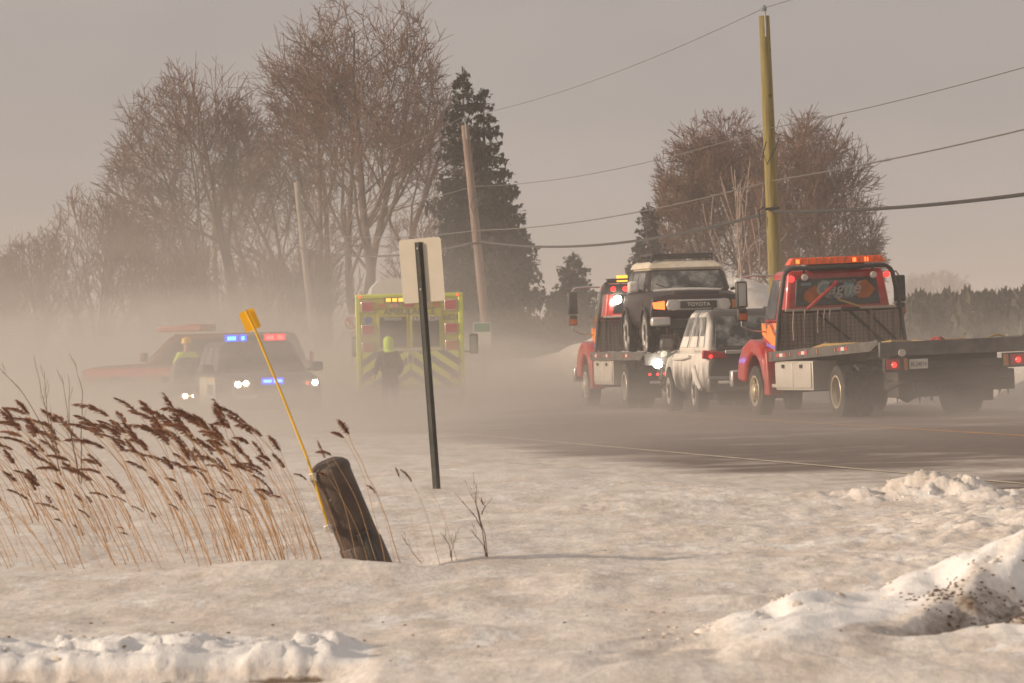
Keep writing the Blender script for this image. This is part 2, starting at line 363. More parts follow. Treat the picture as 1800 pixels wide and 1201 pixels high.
    b2 = n.new('ShaderNodeBump'); b2.inputs['Strength'].default_value = 0.28; b2.inputs['Distance'].default_value = 0.06
    l.new(n1.outputs[0], b2.inputs['Height']); l.new(bb.outputs[0], b2.inputs['Normal']); l.new(b2.outputs[0], b.inputs['Normal'])
    M['snow'] = m
snow_mat()

def road_mat():
    m = bpy.data.materials.new('asphalt'); n, l = nodes_of(m); b = n['Principled BSDF']
    g = n.new('ShaderNodeNewGeometry')
    n1 = n.new('ShaderNodeTexNoise'); n1.inputs['Scale'].default_value = 3.0; n1.inputs['Detail'].default_value = 8
    l.new(g.outputs['Position'], n1.inputs['Vector'])
    r1 = n.new('ShaderNodeValToRGB'); e = r1.color_ramp.elements
    e[0].position = 0.3; e[0].color = (0.105, 0.074, 0.060, 1); e[1].position = 0.7; e[1].color = (0.180, 0.130, 0.105, 1)
    l.new(n1.outputs[0], r1.inputs[0])
    mp = n.new('ShaderNodeMapping'); mp.inputs['Rotation'].default_value = (0, 0, R(-4)); mp.inputs['Scale'].default_value = (0.20, 0.16, 1)
    l.new(g.outputs['Position'], mp.inputs[0])
    n2 = n.new('ShaderNodeTexNoise'); n2.inputs['Scale'].default_value = 1.4; n2.inputs['Detail'].default_value = 7; n2.inputs['Roughness'].default_value = 0.55
    n2.inputs['Distortion'].default_value = 0.6
    l.new(mp.outputs[0], n2.inputs['Vector'])
    at = n.new('ShaderNodeAttribute'); at.attribute_name = 'drift'
    su = n.new('ShaderNodeMath'); su.operation = 'ADD'; l.new(n2.outputs[0], su.inputs[0]); l.new(at.outputs['Fac'], su.inputs[1])
    r2 = n.new('ShaderNodeMapRange'); r2.inputs[1].default_value = 0.60; r2.inputs[2].default_value = 0.86; r2.inputs[3].default_value = 0; r2.inputs[4].default_value = 0.95
    l.new(su.outputs[0], r2.inputs[0])
    mg = n.new('ShaderNodeMapping'); mg.inputs['Scale'].default_value = (1.0, 0.12, 1.0); l.new(g.outputs['Position'], mg.inputs[0])
    ng = n.new('ShaderNodeTexNoise'); ng.inputs['Scale'].default_value = 5; ng.inputs['Detail'].default_value = 9; ng.inputs['Roughness'].default_value = .7; l.new(mg.outputs[0], ng.inputs['Vector'])
    sc_ = n.new('ShaderNodeValToRGB'); sc_.color_ramp.elements[0].position = .35; sc_.color_ramp.elements[1].position = .6
    sc_.color_ramp.elements[0].color = (0.50, 0.43, 0.365, 1); sc_.color_ramp.elements[1].color = (0.74, 0.685, 0.62, 1); l.new(ng.outputs[0], sc_.inputs[0])
    mx = n.new('ShaderNodeMix'); mx.data_type = 'RGBA'; l.new(sc_.outputs[0], mx.inputs[7])
    l.new(r2.outputs[0], mx.inputs[0]); l.new(r1.outputs[0], mx.inputs[6]); l.new(mx.outputs[2], b.inputs['Base Color'])
    b.inputs['Roughness'].default_value = 0.8
    bb = n.new('ShaderNodeBump'); bb.inputs['Strength'].default_value = 0.3; bb.inputs['Distance'].default_value = 0.02
    l.new(n1.outputs[0], bb.inputs['Height']); l.new(bb.outputs[0], b.inputs['Normal'])
    M['asphalt'] = m
    for nm, col in (('line_yellow', (0.70, 0.32, 0.04)), ('line_white', (0.60, 0.52, 0.38))):
        m2 = mat(nm, col, 0.8, 0, 0.2, scale=2, dirt=0.7, dcol=(0.16, 0.12, 0.10), dscale=2.5)
road_mat()

# snow-plastered side: white crust blown onto the left flank, thinning towards the sill
def crust_mat():
    m = bpy.data.materials.new('snow_crust_paint'); n, l = nodes_of(m); b = n['Principled BSDF']
    tc = n.new('ShaderNodeTexCoord'); sx = n.new('ShaderNodeSeparateXYZ'); l.new(tc.outputs['Object'], sx.inputs[0])
    mp = n.new('ShaderNodeMapping'); mp.inputs['Scale'].default_value = (1, 1.3, 0.55); l.new(tc.outputs['Object'], mp.inputs[0])
    nz = n.new('ShaderNodeTexNoise'); nz.inputs['Scale'].default_value = 2.2; nz.inputs['Detail'].default_value = 6; nz.inputs['Distortion'].default_value = 0.4
    l.new(mp.outputs[0], nz.inputs['Vector'])
    # only where x is on the windward flank
    fx = n.new('ShaderNodeMapRange'); fx.inputs[1].default_value = -0.62; fx.inputs[2].default_value = -0.90; fx.inputs[3].default_value = -0.35; fx.inputs[4].default_value = 0.20
    l.new(sx.outputs[0], fx.inputs[0])
    fz = n.new('ShaderNodeMapRange'); fz.inputs[1].default_value = 0.40; fz.inputs[2].default_value = 1.15; fz.inputs[3].default_value = -0.34; fz.inputs[4].default_value = 0.16
    l.new(sx.outputs[2], fz.inputs[0])
    a = n.new('ShaderNodeMath'); a.operation = 'ADD'; l.new(nz.outputs[0], a.inputs[0]); l.new(fx.outputs[0], a.inputs[1])
    a2 = n.new('ShaderNodeMath'); a2.operation = 'ADD'; l.new(a.outputs[0], a2.inputs[0]); l.new(fz.outputs[0], a2.inputs[1])
    r = n.new('ShaderNodeMapRange'); r.inputs[1].default_value = 0.42; r.inputs[2].default_value = 0.72; l.new(a2.outputs[0], r.inputs[0])
    mx = n.new('ShaderNodeMix'); mx.data_type = 'RGBA'; mx.inputs[6].default_value = (0.075, 0.070, 0.068, 1); mx.inputs[7].default_value = (0.64, 0.60, 0.55, 1)
    l.new(r.outputs[0], mx.inputs[0]); l.new(mx.outputs[2], b.inputs['Base Color']); b.inputs['Roughness'].default_value = 0.6
    bb = n.new('ShaderNodeBump'); bb.inputs['Strength'].default_value = 0.6; bb.inputs['Distance'].default_value = 0.03
    l.new(r.outputs[0], bb.inputs['Height']); l.new(bb.outputs[0], b.inputs['Normal'])
    M['snow_crust_paint'] = m
crust_mat()

def needle_mat(name, c1, c2):
    m = bpy.data.materials.new(name); n, l = nodes_of(m); b = n['Principled BSDF']
    g = n.new('ShaderNodeNewGeometry'); nz = n.new('ShaderNodeTexNoise'); nz.inputs['Scale'].default_value = 1.3; nz.inputs['Detail'].default_value = 5
    l.new(g.outputs['Position'], nz.inputs['Vector'])
    r = n.new('ShaderNodeValToRGB'); r.color_ramp.elements[0].color = (*c1, 1); r.color_ramp.elements[1].color = (*c2, 1)
    r.color_ramp.elements[0].position = 0.35; r.color_ramp.elements[1].position = 0.65
    l.new(nz.outputs[0], r.inputs[0]); l.new(r.outputs[0], b.inputs['Base Color']); b.inputs['Roughness'].default_value = 0.9
    M[name] = m
needle_mat('spruce_needles', (0.010, 0.013, 0.010), (0.034, 0.036, 0.024))
needle_mat('cedar_needles', (0.040, 0.040, 0.026), (0.090, 0.078, 0.050))

# ------------------------------------------------------------------ mesh helpers
def tag(o, label=None, cat=None, group=None, kind=None):
    if label: o['label'] = label
    if cat: o['category'] = cat
    if group: o['group'] = group
    if kind: o['kind'] = kind
    return o
def empty(name, loc, rz=0.0, rx=0.0, ry=0.0):
    o = bpy.data.objects.new(name, None); C.objects.link(o); o.location = loc; o.rotation_euler = (rx, ry, rz)
    o.empty_display_size = 0.3
    return o

class MB:
    def __init__(s): s.v = []; s.f = []; s.M = Matrix.Identity(4)
    def add(s, vs, fs):
        b = len(s.v); s.v += [tuple(s.M @ Vector(p)) for p in vs]; s.f += [tuple(b + i for i in f) for f in fs]; return s
    def box(s, x0, x1, y0, y1, z0, z1):
        return s.add([(x0, y0, z0), (x1, y0, z0), (x1, y1, z0), (x0, y1, z0), (x0, y0, z1), (x1, y0, z1), (x1, y1, z1), (x0, y1, z1)],
                     [(0, 3, 2, 1), (4, 5, 6, 7), (0, 1, 5, 4), (1, 2, 6, 5), (2, 3, 7, 6), (3, 0, 4, 7)])
    def hull8(s, lo, hi):   # two quads (4 pts each, ccw from above)
        return s.add(list(lo) + list(hi), [(0, 3, 2, 1), (4, 5, 6, 7), (0, 1, 5, 4), (1, 2, 6, 5), (2, 3, 7, 6), (3, 0, 4, 7)])
    def tube(s, pts, r, n=8, cap=True):
        pts = [Vector(p) for p in pts]; rs = r if isinstance(r, (list, tuple)) else [r] * len(pts)
        rings = []; a = None
        for i, p in enumerate(pts):
            d = (pts[min(i + 1, len(pts) - 1)] - pts[max(i - 1, 0)])
            if d.length < 1e-9: d = Vector((0, 0, 1))
            d.normalize()
            if a is None: a = d.orthogonal().normalized()
            else:
                a = a - d * a.dot(d)
                a = a.normalized() if a.length > 1e-6 else d.orthogonal().normalized()
            b = d.cross(a)
            rings.append([p + (a * cos(2 * pi * k / n) + b * sin(2 * pi * k / n)) * rs[i] for k in range(n)])
        vs = [q for rg in rings for q in rg]; fs = []
        for i in range(len(pts) - 1):
            for k in range(n):
                k2 = (k + 1) % n
                fs.append((i * n + k, i * n + k2, (i + 1) * n + k2, (i + 1) * n + k))
        if cap:
            fs.append(tuple(range(n - 1, -1, -1))); fs.append(tuple((len(pts) - 1) * n + k for k in range(n)))
        return s.add(vs, fs)
    def lathe(s, prof, axis='X', c=(0, 0, 0), n=28, cap0=True, cap1=True):   # prof: (offset along axis, radius)
        c = Vector(c); vs = []; fs = []
        for o, r in prof:
            for k in range(n):
                a = 2 * pi * k / n
                q = {'X': (o, r * cos(a), r * sin(a)), 'Y': (r * cos(a), o, r * sin(a)), 'Z': (r * cos(a), r * sin(a), o)}[axis]
                vs.append(c + Vector(q))
        for i in range(len(prof) - 1):
            for k in range(n):
                k2 = (k + 1) % n; fs.append((i * n + k, i * n + k2, (i + 1) * n + k2, (i + 1) * n + k))
        if cap0: fs.append(tuple(range(n)))
        if cap1: fs.append(tuple((len(prof) - 1) * n + k for k in range(n)))
        return s.add(vs, fs)
    def loft(s, secs):      # secs: list of (y, half profile [(x,z)...] from bottom centre to top centre)
        rings = []
        for y, hp in secs:
            ring = [(x, y, z) for x, z in hp] + [(-x, y, z) for x, z in reversed(hp[1:-1])]
            rings.append(ring)
        n = len(rings[0]); vs = [p for r in rings for p in r]; fs = []
        for i in range(len(rings) - 1):
            for k in range(n):
                k2 = (k + 1) % n; fs.append((i * n + k, i * n + k2, (i + 1) * n + k2, (i + 1) * n + k))
        fs.append(tuple(range(n))); fs.append(tuple((len(rings) - 1) * n + k for k in range(n)))
        return s.add(vs, fs)
    def prism(s, poly, axis, a, b):     # poly of 2-D points extruded along axis between a and b
        def p3(u, v, w): return {'X': (w, u, v), 'Y': (u, w, v), 'Z': (u, v, w)}[axis]
        n = len(poly); vs = [p3(u, v, a) for u, v in poly] + [p3(u, v, b) for u, v in poly]
        fs = [tuple(range(n - 1, -1, -1)), tuple(range(n, 2 * n))] + [(k, (k + 1) % n, n + (k + 1) % n, n + k) for k in range(n)]
        return s.add(vs, fs)
    def slab(s, q, t):      # a quad with thickness t along its normal
        q = [Vector(p) for p in q]; nn = (q[1] - q[0]).cross(q[3] - q[0]).normalized() * t
        return s.hull8([p for p in q], [p + nn for p in q])
    def build(s, name, m, parent=None, smooth=False, bevel=0.0, ang=35, seg=2):
        me = bpy.data.meshes.new(name); me.from_pydata(s.v, [], s.f); me.validate()
        bm = bmesh.new(); bm.from_mesh(me); bmesh.ops.recalc_face_normals(bm, faces=bm.faces); bm.to_mesh(me); bm.free()
        me.materials.append(M[m])
        if smooth or bevel:
            me.shade_smooth(); me.set_sharp_from_angle(angle=R(ang))
        o = bpy.data.objects.new(name, me); C.objects.link(o)
        if bevel:
            bv = o.modifiers.new('bevel', 'BEVEL'); bv.width = bevel; bv.segments = seg; bv.limit_method = 'ANGLE'; bv.angle_limit = R(30)
        if parent: o.parent = parent
        return o

def bx(name, m, parent, x0, x1, y0, y1, z0, z1, bevel=0.0):
    return MB().box(x0, x1, y0, y1, z0, z1).build(name, m, parent, bevel=bevel)

def text(name, body, size, m, parent, loc, rot, ext=0.004, sx=1.0, shear=0.0, bold=0.0):
    cu = bpy.data.curves.new(name, 'FONT'); cu.body = body; cu.size = size; cu.extrude = ext; cu.align_x = 'CENTER'; cu.align_y = 'CENTER'
    cu.shear = shear; cu.offset = bold
    t = bpy.data.objects.new(name, cu); C.objects.link(t)
    dg = bpy.context.evaluated_depsgraph_get(); me = bpy.data.meshes.new_from_object(t.evaluated_get(dg))
    bpy.data.objects.remove(t); me.name = name; me.materials.clear(); me.materials.append(M[m])
    o = bpy.data.objects.new(name, me); C.objects.link(o); o.parent = parent
    o.location = loc; o.rotation_euler = rot; o.scale = (sx, 1, 1)
    return o

# ------------------------------------------------------------------ ground, road
def axis_pts(marks):
    out = []
    for a, b, st in marks:
        k = max(1, int(round((b - a) / st)))
        out += [a + (b - a) * i / k for i in range(k)]
    out.append(marks[-1][1])
    return out
def build_ground():
    xs = axis_pts([(-3600, -400, 400), (-400, -60, 34), (-60, -16, 4), (-16, -6, 0.5), (-6, -3.2, 0.16), (-3.2, 4.6, 0.028), (4.6, 8, 0.16), (8, 20, 0.6), (20, 60, 4), (60, 400, 34), (400, 3600, 400)])
    ys = axis_pts([(-600, -20, 60), (-20, 24, 4), (24, 27.6, 0.3), (27.6, 34, 0.035), (34, 46, 0.07), (46, 62, 0.16), (62, 100, 0.6), (100, 240, 2.5), (240, 600, 20), (600, 4200, 300)])
    nx = len(xs); vs = []; gr = []
    for y in ys:
        for x in xs:
            near = 24 < y < 62 and -7 < x < 9
            if abs(x) > 60 or y < 10 or y > 400: z = -0.05 if abs(x) < 80 and y < 400 else -0.02
            else: z = ground_z(x, y, near)
            vs.append((x, y, z))
            g = 0.0
            if 27 < y < 36 and -4 < x < 5:
                if x < -0.7:
                    e = slab_edge(x); g -= .2 * sstep(e - .22, e - .1, y) * (1 - sstep(30.1, 30.4, y))
                    g += 0.60 * exp(-((y - e + 0.26) / 0.05) ** 2) * sstep(-.10, .15, fb(x * 3.2, 2, 7, 3)) + 0.14 * sstep(e - .1, e - 0.3, y)
                else:
                    g -= 0.22 * sstep(.02, .07, crest(x, y))
                    g += 0.16 * exp(-((y - (32.9 + 0.25 * (x - 1.2) + 0.4 * fb(x * 1.3, 4, 1, 3))) / 0.14) ** 2) * sstep(-0.2, 0.6, x)
                    g += 0.20 * exp(-((y - (31.6 + 0.5 * fb(x * 1.1, 2, 1, 3))) / 0.10) ** 2) * (1 - sstep(0.6, 0.9, x))
                    dd = (x - 2.02) * 0.80 - (y - 30.2) * 0.34
                    g += (0.62 * sstep(-.06, .12, dd) * (1 - sstep(30.5, 30.9, y - .35 * fb(x * 4, y * 3, 3, 3))) * sstep(28.9, 29.5, y) + 0.40 * exp(-((dd + .03) / .05) ** 2)) * sstep(28.9, 29.3, y)
            if 34 < y < 60 and -7 < x < 7: g += 0.05 + 0.06 * fb(x * .8, y * .3, 5, 3)
            gr.append(g)
    fs = []
    for j in range(len(ys) - 1):
        for i in range(nx - 1):
            a = j * nx + i; fs.append((a, a + 1, a + nx + 1, a + nx))
    me = bpy.data.meshes.new('ground'); me.from_pydata(vs, [], fs)
    at = me.attributes.new('grit', 'FLOAT', 'POINT'); at.data.foreach_set('value', gr)
    me.shade_smooth(); me.materials.append(M['snow'])
    o = bpy.data.objects.new('ground', me); C.objects.link(o); tag(o, kind='structure')
build_ground()

def strip(name, m, x0f, x1f, y0, y1, dz, nx=24, ny=160, drift=False):
    vs = []; fs = []; dv = []
    for j in range(ny + 1):
        y = y0 + (y1 - y0) * (j / ny)
        a, b = x0f(y), x1f(y)
        for i in range(nx + 1):
            x = a + (b - a) * i / nx
            vs.append((x, y, dip(x, y) + dz))
            if drift:
                d = 0.34 * (1 - sstep(0.0, 1.7, x - left_edge(y))) + 0.10 * (1 - sstep(1.6, 3.0, x - left_edge(y)))
                d += 0.30 * sstep(right_edge(y) - 1.2, right_edge(y), x)
                d += 0.26 * sstep(105, 135, y) * sstep(3.0, -1.0, x) + 0.10 * sstep(1.0, -1.5, x)
                d += 0.12 * sstep(78, 60, y) + 0.04
                dv.append(d)
    for j in range(ny):
        for i in range(nx):
            a = j * (nx + 1) + i; fs.append((a, a + 1, a + nx + 2, a + nx + 1))
    me = bpy.data.meshes.new(name); me.from_pydata(vs, [], fs); me.shade_smooth(); me.materials.append(M[m])
    if drift:
        at = me.attributes.new('drift', 'FLOAT', 'POINT'); at.data.foreach_set('value', dv)
    o = bpy.data.objects.new(name, me); C.objects.link(o); tag(o, kind='structure'); return o
strip('road', 'asphalt', lambda y: left_edge(y) - 0.3, lambda y: right_edge(y) + 0.3, 40, 330, 0.0, 40, 200, True)
strip('road_markings', 'line_yellow', lambda y: yellow_x(y) - 0.06, lambda y: yellow_x(y) + 0.06, 60, 300, 0.006, 1, 200)
strip('road_markings', 'line_white', lambda y: white_x(y) - 0.05, lambda y: white_x(y) + 0.05, 46, 104, 0.006, 1, 120)
# ------------------------------------------------------------------ bare trees
class Wood:
    def __init__(s): s.v = []; s.f = []
    def add(s, pts, rs, n):
        b = len(s.v); a = None; m = len(pts)
        for i, p in enumerate(pts):
            d = (pts[min(i + 1, m - 1)] - pts[max(i - 1, 0)]).normalized()
            a = d.orthogonal().normalized() if a is None else (a - d * a.dot(d)).normalized()
            c = d.cross(a); r = rs[i]
            for k in range(n):
                t = 2 * pi * k / n; q = p + a * (r * cos(t)) + c * (r * sin(t)); s.v.append((q.x, q.y, q.z))
        for i in range(m - 1):
            for k in range(n):
                k2 = (k + 1) % n; s.f.append((b + i * n + k, b + i * n + k2, b + (i + 1) * n + k2, b + (i + 1) * n + k))
    def build(s, name, m, parent):
        me = bpy.data.meshes.new(name); me.from_pydata(s.v, [], s.f); me.shade_smooth(); me.materials.append(M[m])
        o = bpy.data.objects.new(name, me); C.objects.link(o); o.parent = parent; return o

def rvec(rg): return Vector((rg.gauss(0, 1), rg.gauss(0, 1), rg.gauss(0, 1)))
def grow(W1, W2, rg, p, d, L, r, lvl, prm, env):
    nseg = (7, 6, 5, 4, 3)[min(lvl, 4)]
    pts = [p.copy()]; q = p.copy(); dd = d.normalized(); step = L / nseg
    for i in range(nseg):
        dd = (dd + rvec(rg) * prm['wander'] * (0.7, 1.0, 0.85, 0.7, 0.6)[min(lvl, 4)] + Vector((0, 0, prm['up'][min(lvl, len(prm['up']) - 1)]))).normalized()
        q = q + dd * step; pts.append(q.copy())
        if (lvl > 0 or i > 0) and not env(q): break
    m = len(pts) - 1; tip = r * (0.10 if lvl == 0 else 0.35 if lvl < prm['max'] else 0.5)
    rs = [max(prm['rmin'] * (1, 1, .95, .8, .62)[min(lvl, 4)], r + (tip - r) * i / max(1, m)) for i in range(m + 1)]
    (W1 if lvl <= 1 else W2).add(pts, rs, 8 if lvl == 0 else (5 if lvl == 1 else 3))
    if lvl >= prm['max']: return
    nch = prm['n'][lvl]; t0 = prm['t0'][lvl]
    az0 = rg.random() * 6.28
    for c in range(nch):
        t = t0 + (1 - t0) * (c + rg.random() * 0.8) / nch; t = min(t, 0.995)
        fi = t * m; i = min(int(fi), m - 1); pp = pts[i].lerp(pts[i + 1], fi - i)
        if lvl > 0 and not env(pp): continue
        ax = (pts[i + 1] - pts[i]).normalized(); az = az0 + c * 2.4 + rg.uniform(-.4, .4)
        o1 = ax.orthogonal().normalized(); o2 = ax.cross(o1); out = o1 * cos(az) + o2 * sin(az)
        ang = prm['ang'][lvl] * rg.uniform(0.75, 1.25)
        nd = ax * cos(ang) + out * sin(ang)
        cl = L * prm['len'][lvl] * rg.uniform(0.7, 1.2) * (1.15 - 0.55 * (t - t0) / (1 - t0 + 1e-6))
        cr = max(prm['rmin'], rs[i] * prm['rad'] * rg.uniform(0.75, 1.0))
        grow(W1, W2, rg, pp, nd, cl, cr, lvl + 1, prm, env)

def bare_tree(name, px, D, hgt, label, group, seed, stems=((0, 0, 1.0),), env=None, prm=None, trunk_m='bark', twig_m='twig', r0=0.22, cat='tree', fork=None):
    rg = random.Random(seed); x = XD(px, D)
    root = empty(name, (x, D, ground_z(x, D, False) - 0.05)); tag(root, label, cat, group)
    W1, W2 = Wood(), Wood()
    base = dict(wander=0.10, up=(0.10, 0.06, 0.05, 0.04, 0.02), max=3, n=(9, 8, 8, 5), t0=(0.30, 0.2, 0.15, 0.15), ang=(0.75, 0.7, 0.65, 0.6), len=(0.60, 0.56, 0.56, 0.72), rad=0.55, rmin=0.0165)
    if prm: base.update(prm)
    e = env or (lambda q: True)
    for sx, sy, k in stems:
        grow(W1, W2, rg, Vector((sx * 0.12, sy * 0.12, 0)), Vector((sx, sy, 1.0)), hgt * k, r0 * sqrt(k), 0, base, e)
    W1.build('trunk', trunk_m, root); W2.build('crown', twig_m, root)
    return root
EG = random.Random(99)
def ell(cx, cz, rx, rz, ry=None):
    ry = ry or rx
    return lambda q: ((q.x - cx) / rx) ** 2 + (q.y / ry) ** 2 + ((q.z - cz) / rz) ** 2 < 1.0 + 0.35 * mnoise.noise((q.x * .7 + cx, q.y * .7, q.z * .7)) + .30 * mnoise.noise((q.x * 3, q.y * 3, q.z * 3)) + EG.gauss(0, .16)
GT = 'bare trees behind the ambulance and police car'
# metres per 1800-px pixel at 280 m is 0.0255
bare_tree('bare_tree', 648, 280, 11.0, 'tallest bare maple whose forked top reaches the upper edge, just left of the spruce', GT, 3,
          stems=((-0.30, 0.1, 1.1), (0.03, 0, 1.4), (0.32, 0.1, 1.1), (-0.1, .3, 1.2)), env=ell(-0.1, 8.9, 4.5, 8.6), prm=dict(n=(8, 7, 6, 5), max=4, wander=0.12), r0=0.24)
bare_tree('bare_tree', 575, 284, 9.6, 'slender bare tree filling the middle of the leafless clump', GT, 5,
          stems=((-0.35, 0, 1.1), (0.1, 0.1, 1.4), (-.1, -.2, 1.3)), env=ell(-0.6, 8.4, 3.1, 7.8), prm=dict(n=(8, 7, 6, 5), max=4), r0=0.17)
bare_tree('bare_tree', 430, 286, 9.2, 'wide bare tree with long limbs sweeping left above the emergency cars', GT, 8,
          stems=((-0.75, 0, 1.2), (-0.35, .1, 1.35), (-.95, .2, 1.1), (-0.1, 0.1, 1.0)), env=ell(-2.2, 7.6, 4.0, 7.2), prm=dict(n=(8, 7, 6, 5), max=4, up=(0.09, 0.05, 0.05, 0.04)), r0=0.2)
bare_tree('bare_tree', 480, 290, 9.4, 'bare tree standing behind the grey leaning pole', GT, 12,
          stems=((-0.15, 0, 1.1), (0.2, 0.1, 1.05)), env=ell(-0.2, 7.8, 2.4, 5.9), prm=dict(n=(8, 7, 6, 5), max=4), r0=0.17)
bare_tree('bare_tree', 706, 276, 5.6, 'small bare tree leaning right towards the spruce', GT, 15,
          stems=((0.28, 0, 1.0), (0.05, 0.1, .75)), env=ell(1.3, 4.6, 1.9, 3.6), prm=dict(n=(8, 6, 5, 4), max=4), r0=0.11)
bare_tree('pale_sapling', 456, 272, 4.6, 'pale crooked sapling in the middle of the leafless clump', GT, 22, stems=((-.05, 0, 1.0), (0.18, 0, .8)), trunk_m='birch_bark', r0=.08,
          prm=dict(n=(5, 4, 3), max=2, wander=.16), env=ell(0, 4, 1.3, 4.5))
# brush under and left of the clump
for px, D, h, w, lb, sd_ in ((265, 278, 5.4, 2.3, 'rounded leafless thicket beside the big clump, right of the far-left brush', 31), (170, 282, 5.6, 2.5, 'leafless brush with upright wispy tops in the far-left haze', 32),
                      (70, 288, 4.4, 2.4, 'pale leafless brush fading into the haze at the left', 33), (10, 296, 3.7, 2.1, 'faintest leafless brush at the left edge of the picture', 34),
                      (345, 274, 5.0, 2.2, 'leafless brush at the foot of the wide bare tree', 35), (560, 272, 4.6, 2.3, 'tangled leafless brush between the two grey leaning poles and the ambulance', 36),
                      (745, 284, 3.6, 1.4, 'low leafless brush between the ambulance sign and the spruce', 37), (470, 270, 4.4, 2.0, 'dense leafless brush directly behind the police car', 38)):
    kx = 1.45 if px < 300 else 1.1; h *= kx; w *= (1.15 if px < 300 else 1)
    bare_tree('leafless_brush', px, D, h, lb, 'leafless brush at the edge of the field', sd_,
              stems=[(sin(a) * s, cos(a) * s * .6, k) for a, s, k in ((0.3, .3, 1), (1.6, .7, .85), (2.9, .45, .95), (4.3, .75, .85), (5.2, .35, 1), (1.0, .15, 1.05), (3.7, .2, 1))],
              env=ell(0, h * .45, w, h * .62), prm=dict(n=(7, 7, 5), max=3, t0=(.12, .1, .1), wander=.12, ang=(.5, .55, .6), len=(.6, .5, .45)), r0=0.07, cat='brush')
GR = 'bare trees behind the two tow trucks'
bare_tree('bare_tree', 1300, 270, 8.6, 'left half of the rounded leafless crown behind the tall wooden pole', GR, 41,
          stems=((-0.75, 0, .85), (-0.3, .3, 1.0), (0.1, -.1, 1.12), (-0.5, -.3, .95), (.3, .2, 1.0)), env=ell(-0.6, 5.6, 3.0, 5.3), prm=dict(n=(9, 8, 7, 5), max=4, t0=(.22, .15, .15, .15), up=(.08, .05, .04, .02), wander=.08), r0=.14)
bare_tree('bare_tree', 1425, 266, 8.6, 'right half of the rounded leafless crown behind the cab of the right tow truck', GR, 43,
          stems=((-0.3, 0, 1.1), (0.15, .3, 1.1), (0.6, -.1, 1.0), (0.95, .1, .85), (-.1, -.3, 1.0)), env=ell(0.1, 5.6, 3.1, 5.3), prm=dict(n=(9, 8, 7, 5), max=4, t0=(.22, .15, .15, .15), up=(.08, .05, .04, .02), wander=.08), r0=.14)
for px, h, ln, lb in ((1278, 6.0, .05, 'pale birch trunk farthest left of the three before the rounded crown'), (1302, 7.4, 0.03, 'tallest of the three pale birch trunks, the middle one'), (1334, 6.6, -.04, 'pale birch trunk nearest to the tall wooden pole')):
    bare_tree('pale_birch', px, 258, h, lb, 'pale birches before the rounded tree', px, stems=((ln, 0, 1),), trunk_m='birch_bark', twig_m='birch_bark', r0=.07, prm=dict(n=(3, 3, 2), max=2, ang=(.45, .5, .5), wander=.07), env=ell(0, 4, 1.1, 5))
bare_tree('far_tree', 1640, 1700, 15.0, 'ghostly far tree line showing faintly above the right-hand hedge', None, 61,
          stems=((-0.9, 0, .8), (0.2, .3, .9), (.9, -.1, .9), (-.4, -.1, .8), (1.5, 0, .6)), env=ell(0, 5, 14, 11), prm=dict(n=(9, 8, 7), max=3, rmin=.07), r0=.3)

